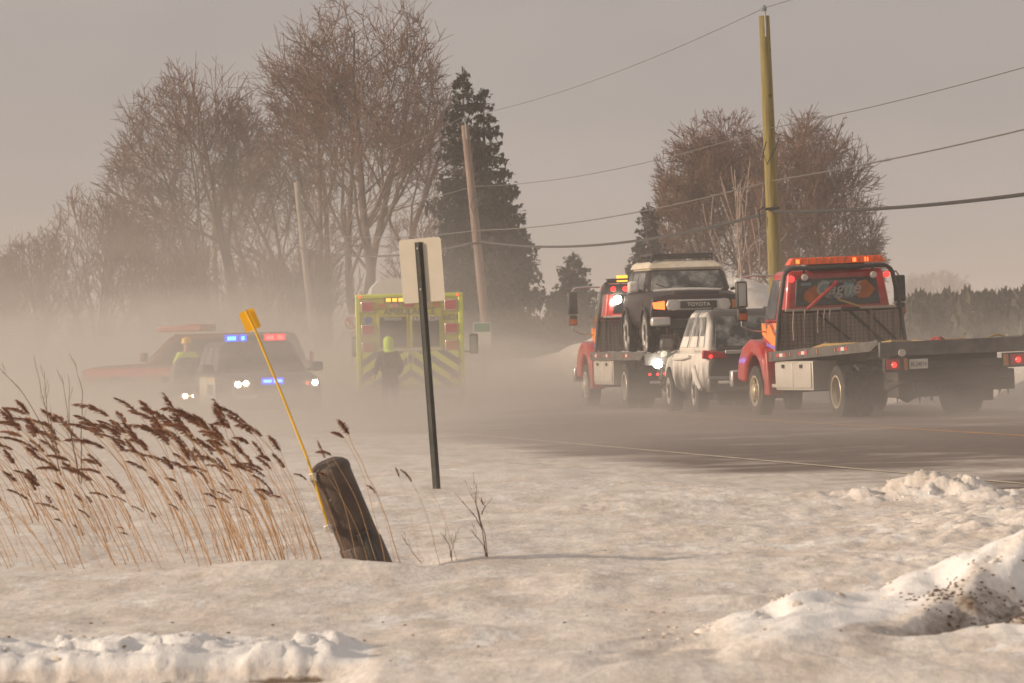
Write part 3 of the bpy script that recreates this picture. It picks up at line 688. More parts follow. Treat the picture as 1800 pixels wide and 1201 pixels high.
# ------------------------------------------------------------------ conifers
def conifer(name, px, D, h, label, seed, rbase, tops=((0, 0, 1.0),), m='spruce_needles', gap=0.30, z0=0.3, dense=1.0, droop=0.35, cat='tree', group=None, skew=0.0):
    rg = random.Random(seed); x = XD(px, D)
    root = empty(name, (x, D, ground_z(x, D, False) - 0.05)); tag(root, label, cat, group)
    W = Wood(); vs = []; fs = []
    def needle_clump(p, d, ln, wd):
        # a few hanging blades around a branch piece
        for _ in range(6):
            o = rvec(rg); o = (o - d * o.dot(d)).normalized()
            p2 = p + rvec(rg) * wd * .33; a = p2 - d * ln * .22 + o * wd * .1; b = p2 + d * ln * .34; c = p2 + o * wd * .55 + Vector((0, 0, -wd * .30)) + d * ln * rg.uniform(-.1, .3)
            k = len(vs); vs.extend([tuple(a), tuple(b), tuple(c)]); fs.append((k, k + 1, k + 2))
    for tx, ty, tk in tops:
        hh = h * tk
        pts = [Vector((tx * sstep(0, .6, t), ty * sstep(0, .6, t), hh * t)) for t in [i / 10 for i in range(11)]]
        W.add(pts, [0.22 * (1 - .93 * i / 10) for i in range(11)], 7)
        z = z0 + rg.random() * .2; whorl = 0
        while z < hh - 0.12:
            t = z / hh; fi = t * 10; i = min(9, int(fi)); c = pts[i].lerp(pts[i + 1], fi - i)
            Rr = rbase * ((1 - t) ** (0.80 if h > 8 else 0.85)) * (0.55 + 0.45 * sstep(0, .12, t)) + 0.10
            Rr *= 0.72 + 0.40 * rg.random()
            nb = max(4, int((5 + 9 * (1 - t)) * dense))
            for b in range(nb):
                az = rg.random() * 2 * pi
                ln = Rr * rg.uniform(0.62, 1.12) * (1 + skew * cos(az))
                d = Vector((cos(az), sin(az), 0)); n = max(2, int(ln / 0.17)); q = c.copy(); bp = [q.copy()]
                sl = rg.uniform(0, .16) + 0.5 * t
                for k in range(n):
                    u = (k + 1) / n
                    q = q + Vector((d.x, d.y, sl - droop * 1.6 * u + 0.55 * droop * max(0, u - .7) * 3)) * (ln / n)
                    bp.append(q.copy())
                    dd = (bp[-1] - bp[-2]).normalized()
                    if u > 0.15:
                        wdt = 0.17 + 0.28 * (1 - abs(u - .55)) * min(1, ln)
                        needle_clump(q + rvec(rg) * .03, dd, 0.30, wdt * rg.uniform(.7, 1.2))
                        if ln > .8:
                            sd2 = Vector((-d.y, d.x, -.25)) * rg.choice((-1, 1)); sl2 = ln * .30 * (1 - u * .6)
                            for w in range(max(1, int(sl2 / .2))):
                                pq = q + sd2 * (w + 1) * .2 * rg.uniform(.8, 1.1); needle_clump(pq, (sd2 + d * .6).normalized(), .26, .16)
                W.add([bp[0], bp[len(bp) // 2], bp[-1]], [.03, .02, .008], 3)
            whorl += 1; z += gap * rg.uniform(.8, 1.2) * (0.65 + .5 * (1 - t)) * ((0.6 if whorl % 2 else 1.5) if h > 8 else 1)
        for _ in range(6): needle_clump(pts[-1] + Vector((0, 0, rg.uniform(-.5, 0))), Vector((0, 0, 1)), .4, .12)
    W.build('trunk', 'bark', root)
    me = bpy.data.meshes.new('crown'); me.from_pydata(vs, [], fs); me.materials.append(M[m])
    o = bpy.data.objects.new('crown', me); C.objects.link(o); o.parent = root
    return root
conifer('spruce_tree', 858, 235, 11.3, 'tall dark spruce with a double top beside the leaning wooden pole', 71, 2.3,
        tops=((-0.70, 0, 1.0), (0.05, .3, .93), (0.75, .2, .62), (-.5, -.2, .5)), gap=.32, dense=1.15)
conifer('small_spruce', 1144, 240, 6.15, 'small pointed spruce left of the crown of the rounded bare tree', 72, 1.5, gap=.22, dense=1.1, group='small spruces between the big spruce and the tow trucks')
conifer('small_spruce', 1012, 250, 4.5, 'squat hazy spruce just left of the left tow truck mirror', 73, 1.9, gap=.2, group='small spruces between the big spruce and the tow trucks')
conifer('small_spruce', 975, 262, 3.0, 'low rounded spruce at the right foot of the tall dark spruce', 74, 1.2, gap=.2, group='small spruces between the big spruce and the tow trucks')
conifer('small_spruce', 808, 240, 4.9, 'bushy young spruce at the left foot of the tall dark spruce', 75, 1.35, gap=.24, group='small spruces between the big spruce and the tow trucks')

# clipped cedar hedge at the right
def hedge():
    rg = random.Random(5); D = 205
    root = empty('cedar_hedge', (XD(1730, D), D, 0.3)); tag(root, 'long dark cedar hedge across the snowy field at the right', 'hedge')
    vs = []; fs = []; W = Wood()
    x0, x1 = XD(1585, D) - root.location.x, XD(2400, D) - root.location.x
    x = x0
    while x < x1:
        hh = 2.05 + .25 * fb(x * .6, 0, 3, 3) + rg.uniform(-.12, .16); yy = rg.uniform(-.35, .35)
        W.add([Vector((x, yy, 0)), Vector((x, yy, hh * .5)), Vector((x, yy, hh))], [.05, .035, .012], 3)
        for k in range(190):
            z = hh * rg.random() ** .85; rr = .55 * (1 - (z / hh) ** 2.2) + .08
            a = rg.random() * 6.28; p = Vector((x + rr * cos(a) * rg.random() ** .4, yy + rr * sin(a), z))
            u = Vector((rg.uniform(-.11, .11), rg.uniform(-.09, .09), rg.uniform(.16, .36)))
            w = Vector((rg.uniform(-.16, .16), rg.uniform(-.12, .12), 0))
            b = len(vs); vs.extend([tuple(p - w), tuple(p + w), tuple(p + u)]); fs.append((b, b + 1, b + 2))
        x += .32 * rg.uniform(.8, 1.2)
    W.build('trunk', 'bark', root)
    me = bpy.data.meshes.new('foliage'); me.from_pydata(vs, [], fs); me.materials.append(M['cedar_needles'])
    o = bpy.data.objects.new('foliage', me); C.objects.link(o); o.parent = root
hedge()

# ------------------------------------------------------------------ poles and wires
POLES = {}
def pole(key, px_top, py_top, px_bot, D, m, r0, r1, label, side=0):
    top = P(px_top, py_top, D); xb = XD(px_bot, D); gz = ground_z(xb, D, False)
    base = Vector((xb, D, gz - 0.15))
    root = empty('utility_pole', base); tag(root, label, 'utility pole', 'wooden utility poles along the road')
    t = top - base
    pts = [t * (i / 8) for i in range(9)]
    mb = MB().tube(pts, [r1 + (r0 - r1) * i / 8 for i in range(9)], 20)
    mb.build('post', m, root, smooth=True)
    # top pin with insulator
    dn = t.normalized()
    MB().tube([t - dn * .45 + Vector((0.02, -r0 - .01, 0)), t + dn * .05 + Vector((0.02, -r0 - .01, 0)), t + dn * .13], .022, 8).build('bracket', 'zinc', root, smooth=True)
    ins = MB(); ins.lathe([(0, .03), (.01, .075), (.05, .055), (.06, .07), (.11, .045), (.13, .02)], 'Z', tuple(t + dn * .10), 14)
    ins.build('insulator', 'insulator', root, smooth=True)
    POLES[key] = (base, t, root)
    return root
def on_pole(key, z):
    b, t, _ = POLES[key]; k = (z - b.z) / t.z
    return b + t * k
p1 = pole('a', 1343, 28, 1369, 134, 'pole_new', .115, .165, 'thick greenish new pole rising behind the right tow truck')
p2 = pole('b', 817, 220, 860, 198, 'pole_old', .12, .16, 'weathered brown pole leaning in front of the tall spruce')
p3 = pole('c', 521, 320, 556, 268, 'pole_grey', .12, .15, 'pale grey leaning pole in front of the bare trees, third along the line')
p4 = pole('d', 375, 357, 383, 300, 'pole_new', .10, .13, 'thin yellowish pole fading into the haze behind the red-lit emergency vehicle')
p5 = pole('e', 362, 432, 372, 330, 'pole_grey', .10, .12, 'short grey pole barely visible beside the thin yellowish one')
# hardware on the two near poles
def hardware(key, zc):
    b, t, root = POLES[key]; c = on_pole(key, zc) - b; rr = .15
    mb = MB()
    mb.tube([c + Vector((-rr - .02, -.05, .06)), c + Vector((-rr - .14, -.08, -.02)), c + Vector((-rr - .12, -.1, -.35)), c + Vector((-rr - .02, -.1, -.15))], .014, 6)
    mb.build('cable_loop', 'cable', root, smooth=True); mb = MB()
    mb.tube([c + Vector((-.10, -rr - .01, 1.45)), c + Vector((-.17, -rr - .04, 1.2)), c + Vector((-.10, -rr - .03, .95)), c + Vector((.12, -rr - .02, 1.35)), c + Vector((.17, -rr, 1.5))], .013, 6)
    mb.build('guy_loop', 'cable', root, smooth=True); mb = MB()
    mb.tube([c + Vector((-rr, -rr, .0)), c + Vector((rr, -rr, .02))], .03, 6)
    mb.build('cable_clamp', 'cable', root, smooth=True)
hardware('a', 4.05); hardware('b', 4.4)
b1 = on_pole('a', 4.1)
zs = {'top': None, 'neutral': 6.1, 'phone': 5.2, 'cable': 4.05}
def wire(name, pts, sag, r, m, label, cat='cable'):
    out = []
    for a, b in zip(pts[:-1], pts[1:]):
        for i in range(41):
            t = i / 40
            if i == 0 and out: continue
            q = a.lerp(b, t); q = Vector(q); q.z -= sag * 4 * t * (1 - t); out.append(q)
    o = MB().tube(out, r, 6).build(name, m, smooth=True); tag(o, label, cat, 'overhead lines'); return o
E = lambda D, px, py: P(px, py, D)
def att(px1, py1, px2, py2, nxt):   # pole 1, pole 2 pixels; next pole nearer the camera
    return [E(268, *nxt[1]), E(198, px2, py2), E(134, px1, py1), nxt[0]]
tA = Vector((12.2, 70, 8.75))
wire('power_line', [E(268, 520, 314), E(198, 812, 207), E(134, 1344, 14), tA], .28, .008, 'wire', 'highest thin power line strung over the pole tops')
wire('power_line', [E(268, 521, 372), E(198, 832, 328), E(134, 1352, 226), Vector((12.3, 70, 6.35))], .28, .009, 'wire', 'second thin line from the top, crossing the rounded bare crown')
wire('phone_line', [E(268, 524, 408), E(198, 838, 405), E(134, 1356, 318), Vector((12.35, 70, 5.35))], .24, .014, 'wire', 'third line from the top, just above the thick cable')
wire('phone_cable', [E(268, 528, 436), E(198, 842, 424), E(134, 1358, 372), Vector((12.4, 70, 4.15))], .42, .034, 'cable', 'thick black lowest cable sagging between the poles')
wire('power_line', [E(198, 812, 207), E(198, 560, -60)], .05, .008, 'wire', 'hardly visible service wire leaving the weathered pole to the upper left') if False else None
# ------------------------------------------------------------------ vehicle helpers
def arc(cy, cz, r, a0, a1, n=10): return [(cy + r * cos(R(a0 + (a1 - a0) * i / n)), cz + r * sin(R(a0 + (a1 - a0) * i / n))) for i in range(n + 1)]
def wheel(root, x, y, z, r, w, side, tyre='rubber', rim='rim_steel', style='truck', rimr=0.60, label=None):
    mb = MB(); h = w / 2
    mb.lathe([(-h * .92, r * rimr), (-h, r * .74), (-h * .98, r * .90), (-h * .80, r * .985), (-h * .3, r), (h * .3, r), (h * .80, r * .985), (h * .98, r * .90), (h, r * .74), (h * .92, r * rimr)], 'X', (x, y, z), 36, False, False)
    mb.lathe([(-side * h * .5, r * rimr * 1.04), (-side * h * .45, r * .02)], 'X', (x, y, z), 24, False, True)
    # tread grooves
    for k in range(30):
        a = 2 * pi * k / 30
        c, s_ = cos(a), sin(a)
        for x0, x1 in ((-h * .78, -h * .30), (h * .30, h * .78)):
            r1 = r * 1.008; da = .05
            vs = []
            for xx in (x0, x1):
                for aa in (a - da, a + da):
                    for rr in (r * .97, r1): vs.append((x + xx, y + rr * cos(aa), z + rr * sin(aa)))
            mb.add(vs, [(0, 1, 3, 2), (4, 6, 7, 5), (1, 5, 7, 3), (0, 4, 5, 1), (2, 3, 7, 6)])
    t = mb.build('wheel', tyre, root, smooth=True)
    rm = MB(); o = side * h
    if style == 'truck':
        rm.lathe([(o * .98, r * .62), (o * 1.02, r * .60), (o * 1.0, r * .55), (o * .80, r * .52), (o * .70, r * .40), (o * .72, r * .30), (o * 1.15, r * .26), (o * 1.35, r * .18), (o * 1.38, r * .02)], 'X', (x, y, z), 30, False)
        for k in range(10):
            a = 2 * pi * k / 10; rm.lathe([(o * .6, .016), (o * 1.05, .016), (o * 1.1, .01)], 'X', (x, y + r * .34 * cos(a), z + r * .34 * sin(a)), 6)
    elif style == 'inner':
        hub = MB().lathe([(o * .42, r * .50), (o * .30, r * .20), (o * .6, r * .18), (o * .62, r * .02)], 'X', (x, y, z), 24).build('hub', 'chassis', t, smooth=True)
    if style == 'inner':
        rm.lathe([(o * .98, r * .64), (o * 1.04, r * .62), (o * 1.02, r * .57), (o * .35, r * .54), (o * .33, r * .50)], 'X', (x, y, z), 30, False, False)
    elif style == 'car':
        rm.lathe([(o * .98, r * .64), (o * 1.0, r * .60), (o * .6, r * .57), (o * .5, r * .50), (o * .55, r * .08), (o * .70, r * .07), (o * .72, r * .01)], 'X', (x, y, z), 28, False)
        for k in range(6):
            a = 2 * pi * k / 6; c, s_ = cos(a), sin(a)
            rm.hull8([(x + o * .5, y + c * r * .08 - s_ * .04, z + s_ * r * .08 + c * .04), (x + o * .5, y + c * r * .08 + s_ * .04, z + s_ * r * .08 - c * .04), (x + o * .5, y + c * r * .58 + s_ * .055, z + s_ * r * .58 - c * .055), (x + o * .5, y + c * r * .58 - s_ * .055, z + s_ * r * .58 + c * .055)],
                     [(x + o * .82, y + c * r * .08 - s_ * .03, z + s_ * r * .08 + c * .03), (x + o * .82, y + c * r * .08 + s_ * .03, z + s_ * r * .08 - c * .03), (x + o * .9, y + c * r * .58 + s_ * .045, z + s_ * r * .58 - c * .045), (x + o * .9, y + c * r * .58 - s_ * .045, z + s_ * r * .58 + c * .045)])
    rm.build('rim', rim, t, smooth=True)
    for k in range(1):
        if style == 'truck':   # dark hand holes of the steel disc
            hb = MB()
            for j in range(5):
                a = 2 * pi * j / 5 + .3; hb.lathe([(o * .60, .052), (o * .86, .052)], 'X', (x, y + r * .45 * cos(a), z + r * .45 * sin(a)), 10)
            hb.build('hand_hole', 'dark_hole', t)
    return t
def panel(name, m, parent, quad, u0, u1, v0, v1, centre, out=0.012, th=0.03, bevel=0.0):
    q = [Vector(p) for p in quad]
    def bl(u, v): return (q[0] * (1 - u) + q[1] * u) * (1 - v) + (q[3] * (1 - u) + q[2] * u) * v
    c = [bl(u0, v0), bl(u1, v0), bl(u1, v1), bl(u0, v1)]
    n = (c[1] - c[0]).cross(c[3] - c[0]).normalized()
    if n.dot((c[0] + c[2]) / 2 - Vector(centre)) < 0: n = -n; c = [c[1], c[0], c[3], c[2]]
    return MB().hull8([p + n * (out - th) for p in c], [p + n * out for p in c]).build(name, m, parent, bevel=bevel)

def suv(root, L, W, zb, zh, zc, zr, cowl, yft, yrt, yrb, wt, paint, roofp=None, flank=0.0, boxy=0.0, zt=None, glass='glass', side_u=((.05, .30), (.34, .62), (.66, .95)), bodyname='body', winds=(.05, .95, .08, .94), noseW=.84):
    w = W / 2; zt = zt or zc
    def hp(k, b, t): ww = w * k; return [(0, b), (ww * .84, b), (ww * .96, b + .10), (ww, b + .38 * (t - b)), (ww * .995, b + .70 * (t - b)), (ww * .955, t - .05), (ww * .87, t - .005), (0, t + .02)]
    secs = [(-L / 2, hp(.90, zb + .06, zt - .04)), (-L / 2 + .07, hp(.96, zb, zt)), (-L / 2 + .4, hp(1, zb, zt)), (cowl - .05, hp(1, zb, zt)), (cowl + .10, hp(1, zb, zc)),
            (L / 2 - .5, hp(.99, zb, (zh * .6 + zc * .4))), (L / 2 - .15, hp(.94, zb + .02, zh)), (L / 2 - .04, hp(.90, zb + .05, zh - .06)), (L / 2, hp(noseW, zb + .10, zh - .16))]
    b = MB().loft(secs).build(bodyname, paint, root, smooth=True, ang=40)
    lo = [(-w * .93, yrb, zt - .03), (w * .93, yrb, zt - .03), (w * .93, cowl, zt - .03), (-w * .93, cowl, zt - .03)]
    hi = [(-wt, yrt, zr - .03), (wt, yrt, zr - .03), (wt, yft, zr - .03), (-wt, yft, zr - .03)]
    MB().hull8(lo, hi).build('cabin', paint, root, bevel=.10, seg=3)
    MB().hull8([(p[0] * .99, p[1] + (.03 if p[1] == yrt else -.03), zr - .10) for p in hi], [(p[0] * .90, p[1] * .93, zr) for p in hi]).build('roof', roofp or paint, root, bevel=.04)
    cc = (0, (yrb + cowl) / 2, (zt + zr) / 2)
    panel('windshield', glass, root, [lo[3], lo[2], hi[2], hi[3]], winds[0], winds[1], winds[2], winds[3], cc, bevel=.01)
    panel('rear_window', glass, root, [lo[0], lo[1], hi[1], hi[0]], .09, .91, .14, .86, cc, bevel=.01)
    for a, c_ in ((0, 3), (1, 2)):
        for u0, u1 in side_u: panel('side_window', glass, root, [lo[a], lo[c_], hi[c_], hi[a]], u0, u1, .13, .86, cc, bevel=.01)
    return lo, hi
def wheels(root, xs, yf, yr, z, r, w, **kw):
    for y in (yf, yr):
        for s in (-1, 1):
            MB().lathe([(-.14, r * 1.17), (.014, r * 1.17)], 'X', (s * xs, y, z + .01), 32).build('wheel_arch', 'dark_hole', root) if s > 0 else MB().lathe([(.14, r * 1.17), (-.014, r * 1.17)], 'X', (s * xs, y, z + .01), 32).build('wheel_arch', 'dark_hole', root)
            wheel(root, s * (xs - w / 2 + .03), y, z, r, w, s, **kw)
def flares(root, xs, yf, yr, z, r, m, t=.05):
    for y in (yf, yr):
        for s in (-1, 1):
            mb = MB(); pts_o = arc(y, z, r * 1.30, -8, 188, 14); pts_i = arc(y, z, r * 1.13, 188, -8, 14)
            mb.prism(pts_o + pts_i, 'X', s * (xs - .03), s * (xs + t)); mb.build('wheel_flare', m, root, bevel=.012)

# ------------------------------------------------------------------ flatbed tow trucks
def tow_truck(loc, rz, ry, tilt, label, near):
    rt = empty('tow_truck', loc, rz, 0, ry); tag(rt, label, 'tow truck', 'red flatbed tow trucks on the road')
    FY = 5.1
    # frame and running gear
    mb = MB()
    for s in (-1, 1): mb.box(s * .43 - .05, s * .43 + .05, -2.55, 6.5, .60, .86)
    for y in (-2.4, -1.2, 1.2, 2.6, 4.0): mb.box(-.39, .39, y - .06, y + .06, .62, .82)
    mb.tube([(-1.0, 0, .44), (-.30, 0, .44), (0, 0, .40), (.30, 0, .44), (1.0, 0, .44)], [.07, .08, .20, .08, .07], 12)
    mb.tube([(0, .1, .42), (0, 2.4, .60), (0, 4.0, .70)], .06, 8)
    mb.tube([(-.95, FY, .44), (.95, FY, .44)], .06, 8)
    for s in (-1, 1):
        mb.box(s * .52 - .05, s * .52 + .05, -.75, .75, .52, .60)
    mb.build('chassis', 'chassis', rt, bevel=.008)
    for s in (-1, 1):
        wheel(rt, s * 1.03, FY, .44, .44, .27, s, rim='rim_steel' if near else 'aluminium')
        wheel(rt, s * 1.11, 0, .44, .44, .25, s, rim='rim_steel' if near else 'aluminium', style='inner')
        wheel(rt, s * .80, 0, .44, .44, .25, s, rim='chassis', style='inner')
    MB().tube([(.72, 1.2, .62), (.72, 2.5, .62)], .27, 20).build('fuel_tank', 'aluminium', rt, bevel=.02)
    MB().box(-.30, .30, .8, 3.2, .38, .60).build('transmission', 'chassis', rt, bevel=.04)
    # tool box on the left
    tb = MB().box(-1.22, -.78, 1.35, 3.55, .46, .96).build('toolbox', 'aluminium', rt, bevel=.012)
    for y0, y1 in ((1.40, 2.43), (2.47, 3.50)):
        d = MB().box(-1.245, -1.222, y0, y1, .50, .93).build('toolbox_door', 'aluminium', tb, bevel=.008)
        MB().box(-1.265, -1.246, (y0 + y1) / 2 - .07, (y0 + y1) / 2 + .07, .84, .90).build('latch', 'chassis', tb)
        MB().box(-.78, -.79, 0, 0, 0, 0)
    # mud flaps and fringe hanging behind the duals
    for s in (-1, 1):
        fl = MB()
        x0, x1 = (.62, 1.30) if s > 0 else (-1.26, -.60)
        fl.box(x0, x1, -.66, -.645, .20, .78); fl.build('mud_flap', 'rubber', rt)
    # wheel lift / rear structure (broad dark mass under the deck)
    wl_ = MB()
    wl_.box(-.50, .50, -2.5, -1.6, .50, .92); wl_.box(-.95, .95, -2.55, -2.25, .60, .84)
    wl_.tube([(-.62, -2.4, .70), (-.62, -.9, .48)], .07, 8); wl_.tube([(.62, -2.4, .70), (.62, -.9, .48)], .07, 8)
    wl_.box(-.62, .62, -1.5, -.9, .32, .60); wl_.box(.35, 1.12, -2.35, -1.1, .40, .74)
    wl_.build('wheel_lift', 'chassis', rt, bevel=.02)
    rg = random.Random(4 if near else 6); ic = MB()
    for k in range(46):
        x = rg.uniform(-.60, 1.10); y = rg.uniform(-2.3, -1.0); l_ = rg.uniform(.05, .15); zz = .34 if abs(x) < .62 and y > -1.5 else .42 if x > .35 else .52
        ic.tube([(x, y, zz + .05), (x, y, zz - l_)], [.03, .004], 5)
    tag(ic.build('hanging_slush', 'chassis', rt), kind='stuff')
    # cab
    lo = [(-.98, 3.70, .88), (.98, 3.70, .88), (.98, 5.05, .88), (-.98, 5.05, .88)]
    md = [(-.98, 3.70, 1.62), (.98, 3.70, 1.62), (.98, 5.05, 1.62), (-.98, 5.05, 1.62)]
    tp = [(-.86, 3.78, 2.50), (.86, 3.78, 2.50), (.86, 4.62, 2.50), (-.86, 4.62, 2.50)]
    cb = MB().hull8(lo, md)
    b = cb.build('cab_lower', 'red_paint', rt, bevel=.03)
    up = MB().hull8(md, tp).build('cab', 'red_paint', rt, bevel=.07, seg=3)
    cc = (0, 4.3, 1.9)
    panel('rear_window', 'window_art' if near else 'glass', rt, [md[0], md[1], tp[1], tp[0]], .09, .91, .30, .84, cc, .010, bevel=.02)
    panel('windshield', 'glass', rt, [md[3], md[2], tp[2], tp[3]], .06, .94, .08, .88, cc, .010, bevel=.02)
    for a, c_ in ((0, 3), (1, 2)):
        w_ = panel('side_window', 'glass', rt, [md[a], md[c_], tp[c_], tp[a]], .42, .94, .06, .84, cc, .010, bevel=.02)
        s = -1 if a == 0 else 1
        d = MB().box(min(s * .985, s * 1.0), max(s * .985, s * 1.0), 4.02, 5.0, .95, 1.60).build('door', 'red_paint', rt, bevel=.01)
        MB().box(min(s * 1.0, s * 1.03), max(s * 1.0, s * 1.03), 4.08, 4.22, 1.46, 1.50).build('door_handle', 'chrome', d)
        # flame lettering sheet sweeping from door to cowl
        f = MB()
        for pts in ([(3.78, 1.02), (4.1, 1.0), (4.5, 1.25), (5.0, 1.42), (5.02, 1.62), (4.5, 1.58), (4.25, 1.40), (3.95, 1.30)], [(3.80, 1.42), (4.05, 1.36), (4.35, 1.62), (4.0, 1.60)], [(4.4, .98), (4.98, 1.0), (4.98, 1.20), (4.6, 1.12)]):
            f.prism(pts, 'X', s * 1.004, s * 1.012)
        f.build('flame_decal', 'flame_orange', rt)
        MB().prism([(4.15, 1.14), (4.75, 1.22), (4.72, 1.28), (4.2, 1.20)], 'X', s * 1.014, s * 1.019).build('violet_decal', 'violet_paint', rt)
        st = MB().box(min(s * .80, s * 1.10), max(s * .80, s * 1.10), 3.95, 4.75, .50, .56).build('step', 'aluminium', rt, bevel=.01)
    # hood and fenders
    hs = [(5.0, [(0, .95), (.80, .95), (.86, 1.05), (.86, 1.35), (.80, 1.55), (.55, 1.64), (0, 1.66)]), (5.9, [(0, .9), (.72, .9), (.78, 1.0), (.78, 1.28), (.70, 1.44), (.5, 1.52), (0, 1.55)]),
          (6.35, [(0, .85), (.66, .85), (.70, .95), (.70, 1.18), (.62, 1.32), (.45, 1.40), (0, 1.42)]), (6.50, [(0, .85), (.60, .85), (.64, .95), (.64, 1.10), (.56, 1.22), (.40, 1.28), (0, 1.30)])]
    MB().loft(hs).build('hood', 'red_paint', rt, smooth=True, ang=45)
    for s in (-1, 1):
        # fender: a shell over the wheel, open below, with a skirt behind the tyre
        r_o, r_i = .83, .60
        out = [(4.42, .62), (4.46, 1.0), (4.66, 1.20), (4.95, 1.31), (5.35, 1.34), (5.75, 1.22), (6.05, .95), (6.12, .62)]; inn = arc(FY, .50, .56, 8, 172, 16)
        f = MB(); f.prism(out + inn, 'X', s * .66, s * 1.18); f.build('fender', 'red_paint', rt, bevel=.07, seg=3)
        f = MB().prism([(4.20, .36), (4.50, .36), (4.47, .80), (4.36, 1.18), (4.28, 1.10)], 'X', s * .90, s * 1.17); f.build('fender_skirt', 'red_paint', rt, bevel=.03)
        MB().box(min(s * .45, s * .72), max(s * .45, s * .72), 6.42, 6.53, .98, 1.12).build('headlight', 'chrome', rt, bevel=.02)
    bx('bumper', 'chrome', rt, -1.15, 1.15, 6.55, 6.72, .50, .80, .03)
    bx('grille', 'chrome', rt, -.42, .42, 6.47, 6.54, .85, 1.25, .01)
    # exhaust / cab skirt bits
    bx('battery_box', 'chassis', rt, .75, 1.12, 3.2, 3.7, .45, .85, .02)
    # mirrors
    for s in (-1, 1):
        mr = MB().box(s * 1.44 - .10, s * 1.44 + .10, 4.66, 4.78, 1.90, 2.36).build('mirror', 'black_plastic', rt, bevel=.03)
        MB().box(s * 1.44 - .065, s * 1.44 + .065, 4.650, 4.662, 1.93, 2.33).build('mirror_glass', 'mirror_glass' if s < 0 and near else 'glass', mr)
        MB().box(s * 1.44 - .09, s * 1.44 + .09, 4.67, 4.77, 1.67, 1.88).build('convex_mirror', 'black_plastic', mr, bevel=.03)
        MB().box(s * 1.44 - .07, s * 1.44 + .07, 4.662, 4.672, 1.69, 1.80).build('mirror_reflection', 'art_orange', mr)  # amber reflection in the lower mirror, painted as an orange patch
        MB().tube([(s * .86, 4.74, 2.44), (s * 1.20, 4.74, 2.45), (s * 1.40, 4.74, 2.43), (s * 1.45, 4.74, 2.34)], .018, 8).build('mirror_arm', 'chrome', mr, smooth=True); MB().tube([(s * 1.45, 4.74, 1.68), (s * 1.45, 4.74, 1.58), (s * 1.30, 4.74, 1.50), (s * .98, 4.74, 1.46)], .014, 8).build('mirror_arm', 'chrome', mr, smooth=True)
    # deck, tilted a little
    dk = empty('deck', (0, 3.7, 1.02)); dk.parent = rt; dk.rotation_euler = (-R(tilt), 0, 0)
    LN = 6.25
    MB().box(-1.20, 1.20, -LN, .02, .00, .06).box(-.5, -.4, -LN + .3, 0, -.16, -.002).box(.4, .5, -LN + .3, 0, -.16, -.002).build('deck_plate', 'bed_steel', dk, bevel=.005)
    rear_panel = MB().box(-1.27, 1.27, -LN - .10, -LN - .002, -.17, .07)
    rear_panel.build('tail_beam', 'bed_steel', dk, bevel=.01)
    for s in (-1, 1):
        poly = [(.05, -.07), (.05, .10), (-LN, .10), (-LN, .03), (-LN + .42, -.07)]
        rl = MB().prism(poly, 'X', s * 1.203, s * 1.28).build('side_rail', 'bed_steel', dk, bevel=.008)
        for y in (-.45, -1.75, -4.05):
            for k, mm in ((0, 'red_lens'), (1, 'letter_white'), (2, 'red_lens')):
                yy = y - k * .19; MB().box(min(s * 1.282, s * 1.287), max(s * 1.282, s * 1.287), yy - .185, yy, -.005, .055).build('reflector', mm, rl)
        for y in (-.12, -1.25, -2.85, -3.9): MB().box(min(s * 1.282, s * 1.292), max(s * 1.282, s * 1.292), y - .05, y, -.01, .06).build('marker_lamp', 'amber_dull', rl)
    # tail lamps on the chassis rear bar
    MB().box(-1.05, .78, -2.50, -2.44, .90, 1.08).build('apron', 'chassis', rt)
    tl = MB().box(-1.12, 1.12, -2.62, -2.52, .80, .92).build('rear_bar', 'chassis', rt, bevel=.01)
    for s in ((-1, 1) if near else ()):
        bx_ = MB().box(s * 1.02 - .20, s * 1.02 + .20, -2.72, -2.60, .76, 1.0).build('tail_lamp_box', 'black_steel', rt, bevel=.01)
        MB().box(s * 1.06 - .13, s * 1.06 + .10, -2.735, -2.721, .80, .97).build('tail_light', 'red_lens', bx_, bevel=.006)
        MB().lathe([(-2.75, .035), (-2.736, .045)], 'Y', (s * 1.06, 0, .88), 14).build('lit_lamp', 'red_lit', bx_)
        MB().box(s * .86 - .03, s * .86 + .03, -2.735, -2.721, .79, .98).build('marker_lamp', 'amber_dull', bx_)
    pl = MB().box(-.78, -.46, -2.66, -2.63, .80, .96).build('licence_plate', 'letter_white', rt, bevel=.005)
    MB().lathe([(-2.70, .06), (-2.62, .06)], 'Y', (-.90, 0, 1.07), 14).build('work_light', 'aluminium', rt)
    # headboard rack behind the cab
    fr = MB(); Z = 2.55
    pts = [(-1.17, 3.62, 1.06), (-1.10, 3.62, 1.75), (-.99, 3.62, 2.34)] + [(-.99 + .18 - .18 * cos(R(a)), 3.62, 2.34 + .20 * sin(R(a))) for a in (20, 45, 70, 90)]
    pts = pts + [(-x, y, z) for x, y, z in reversed(pts)]
    fr.tube(pts, .038, 10)
    fr.tube([(-1.09, 3.62, 1.80), (1.09, 3.62, 1.80)], .035, 8)
    for x in (-.62, .62): fr.tube([(x, 3.62, 2.30), (x, 3.62, 2.54)], .02, 6)
    fr.tube([(-.45, 3.62, 1.80), (.15, 3.58, 1.28)], .02, 6); fr.tube([(.15, 3.62, 1.80), (.75, 3.58, 1.22)], .024, 6); fr.tube([(.45, 3.62, 1.80), (.98, 3.58, 1.25)], .022, 6)
    rk = fr.build('rack_frame', 'black_steel', rt, smooth=True)
    mp = MB()
    mp.box(-1.11, 1.11, 3.64, 3.66, 1.10, 1.76)
    mp.build('mesh_panel', 'mesh_panel', rt)
    gr = MB()
    for i in range(30):
        x = -1.08 + 2.16 * i / 29; gr.box(x - .004, x + .004, 3.615, 3.633, 1.12, 1.74)
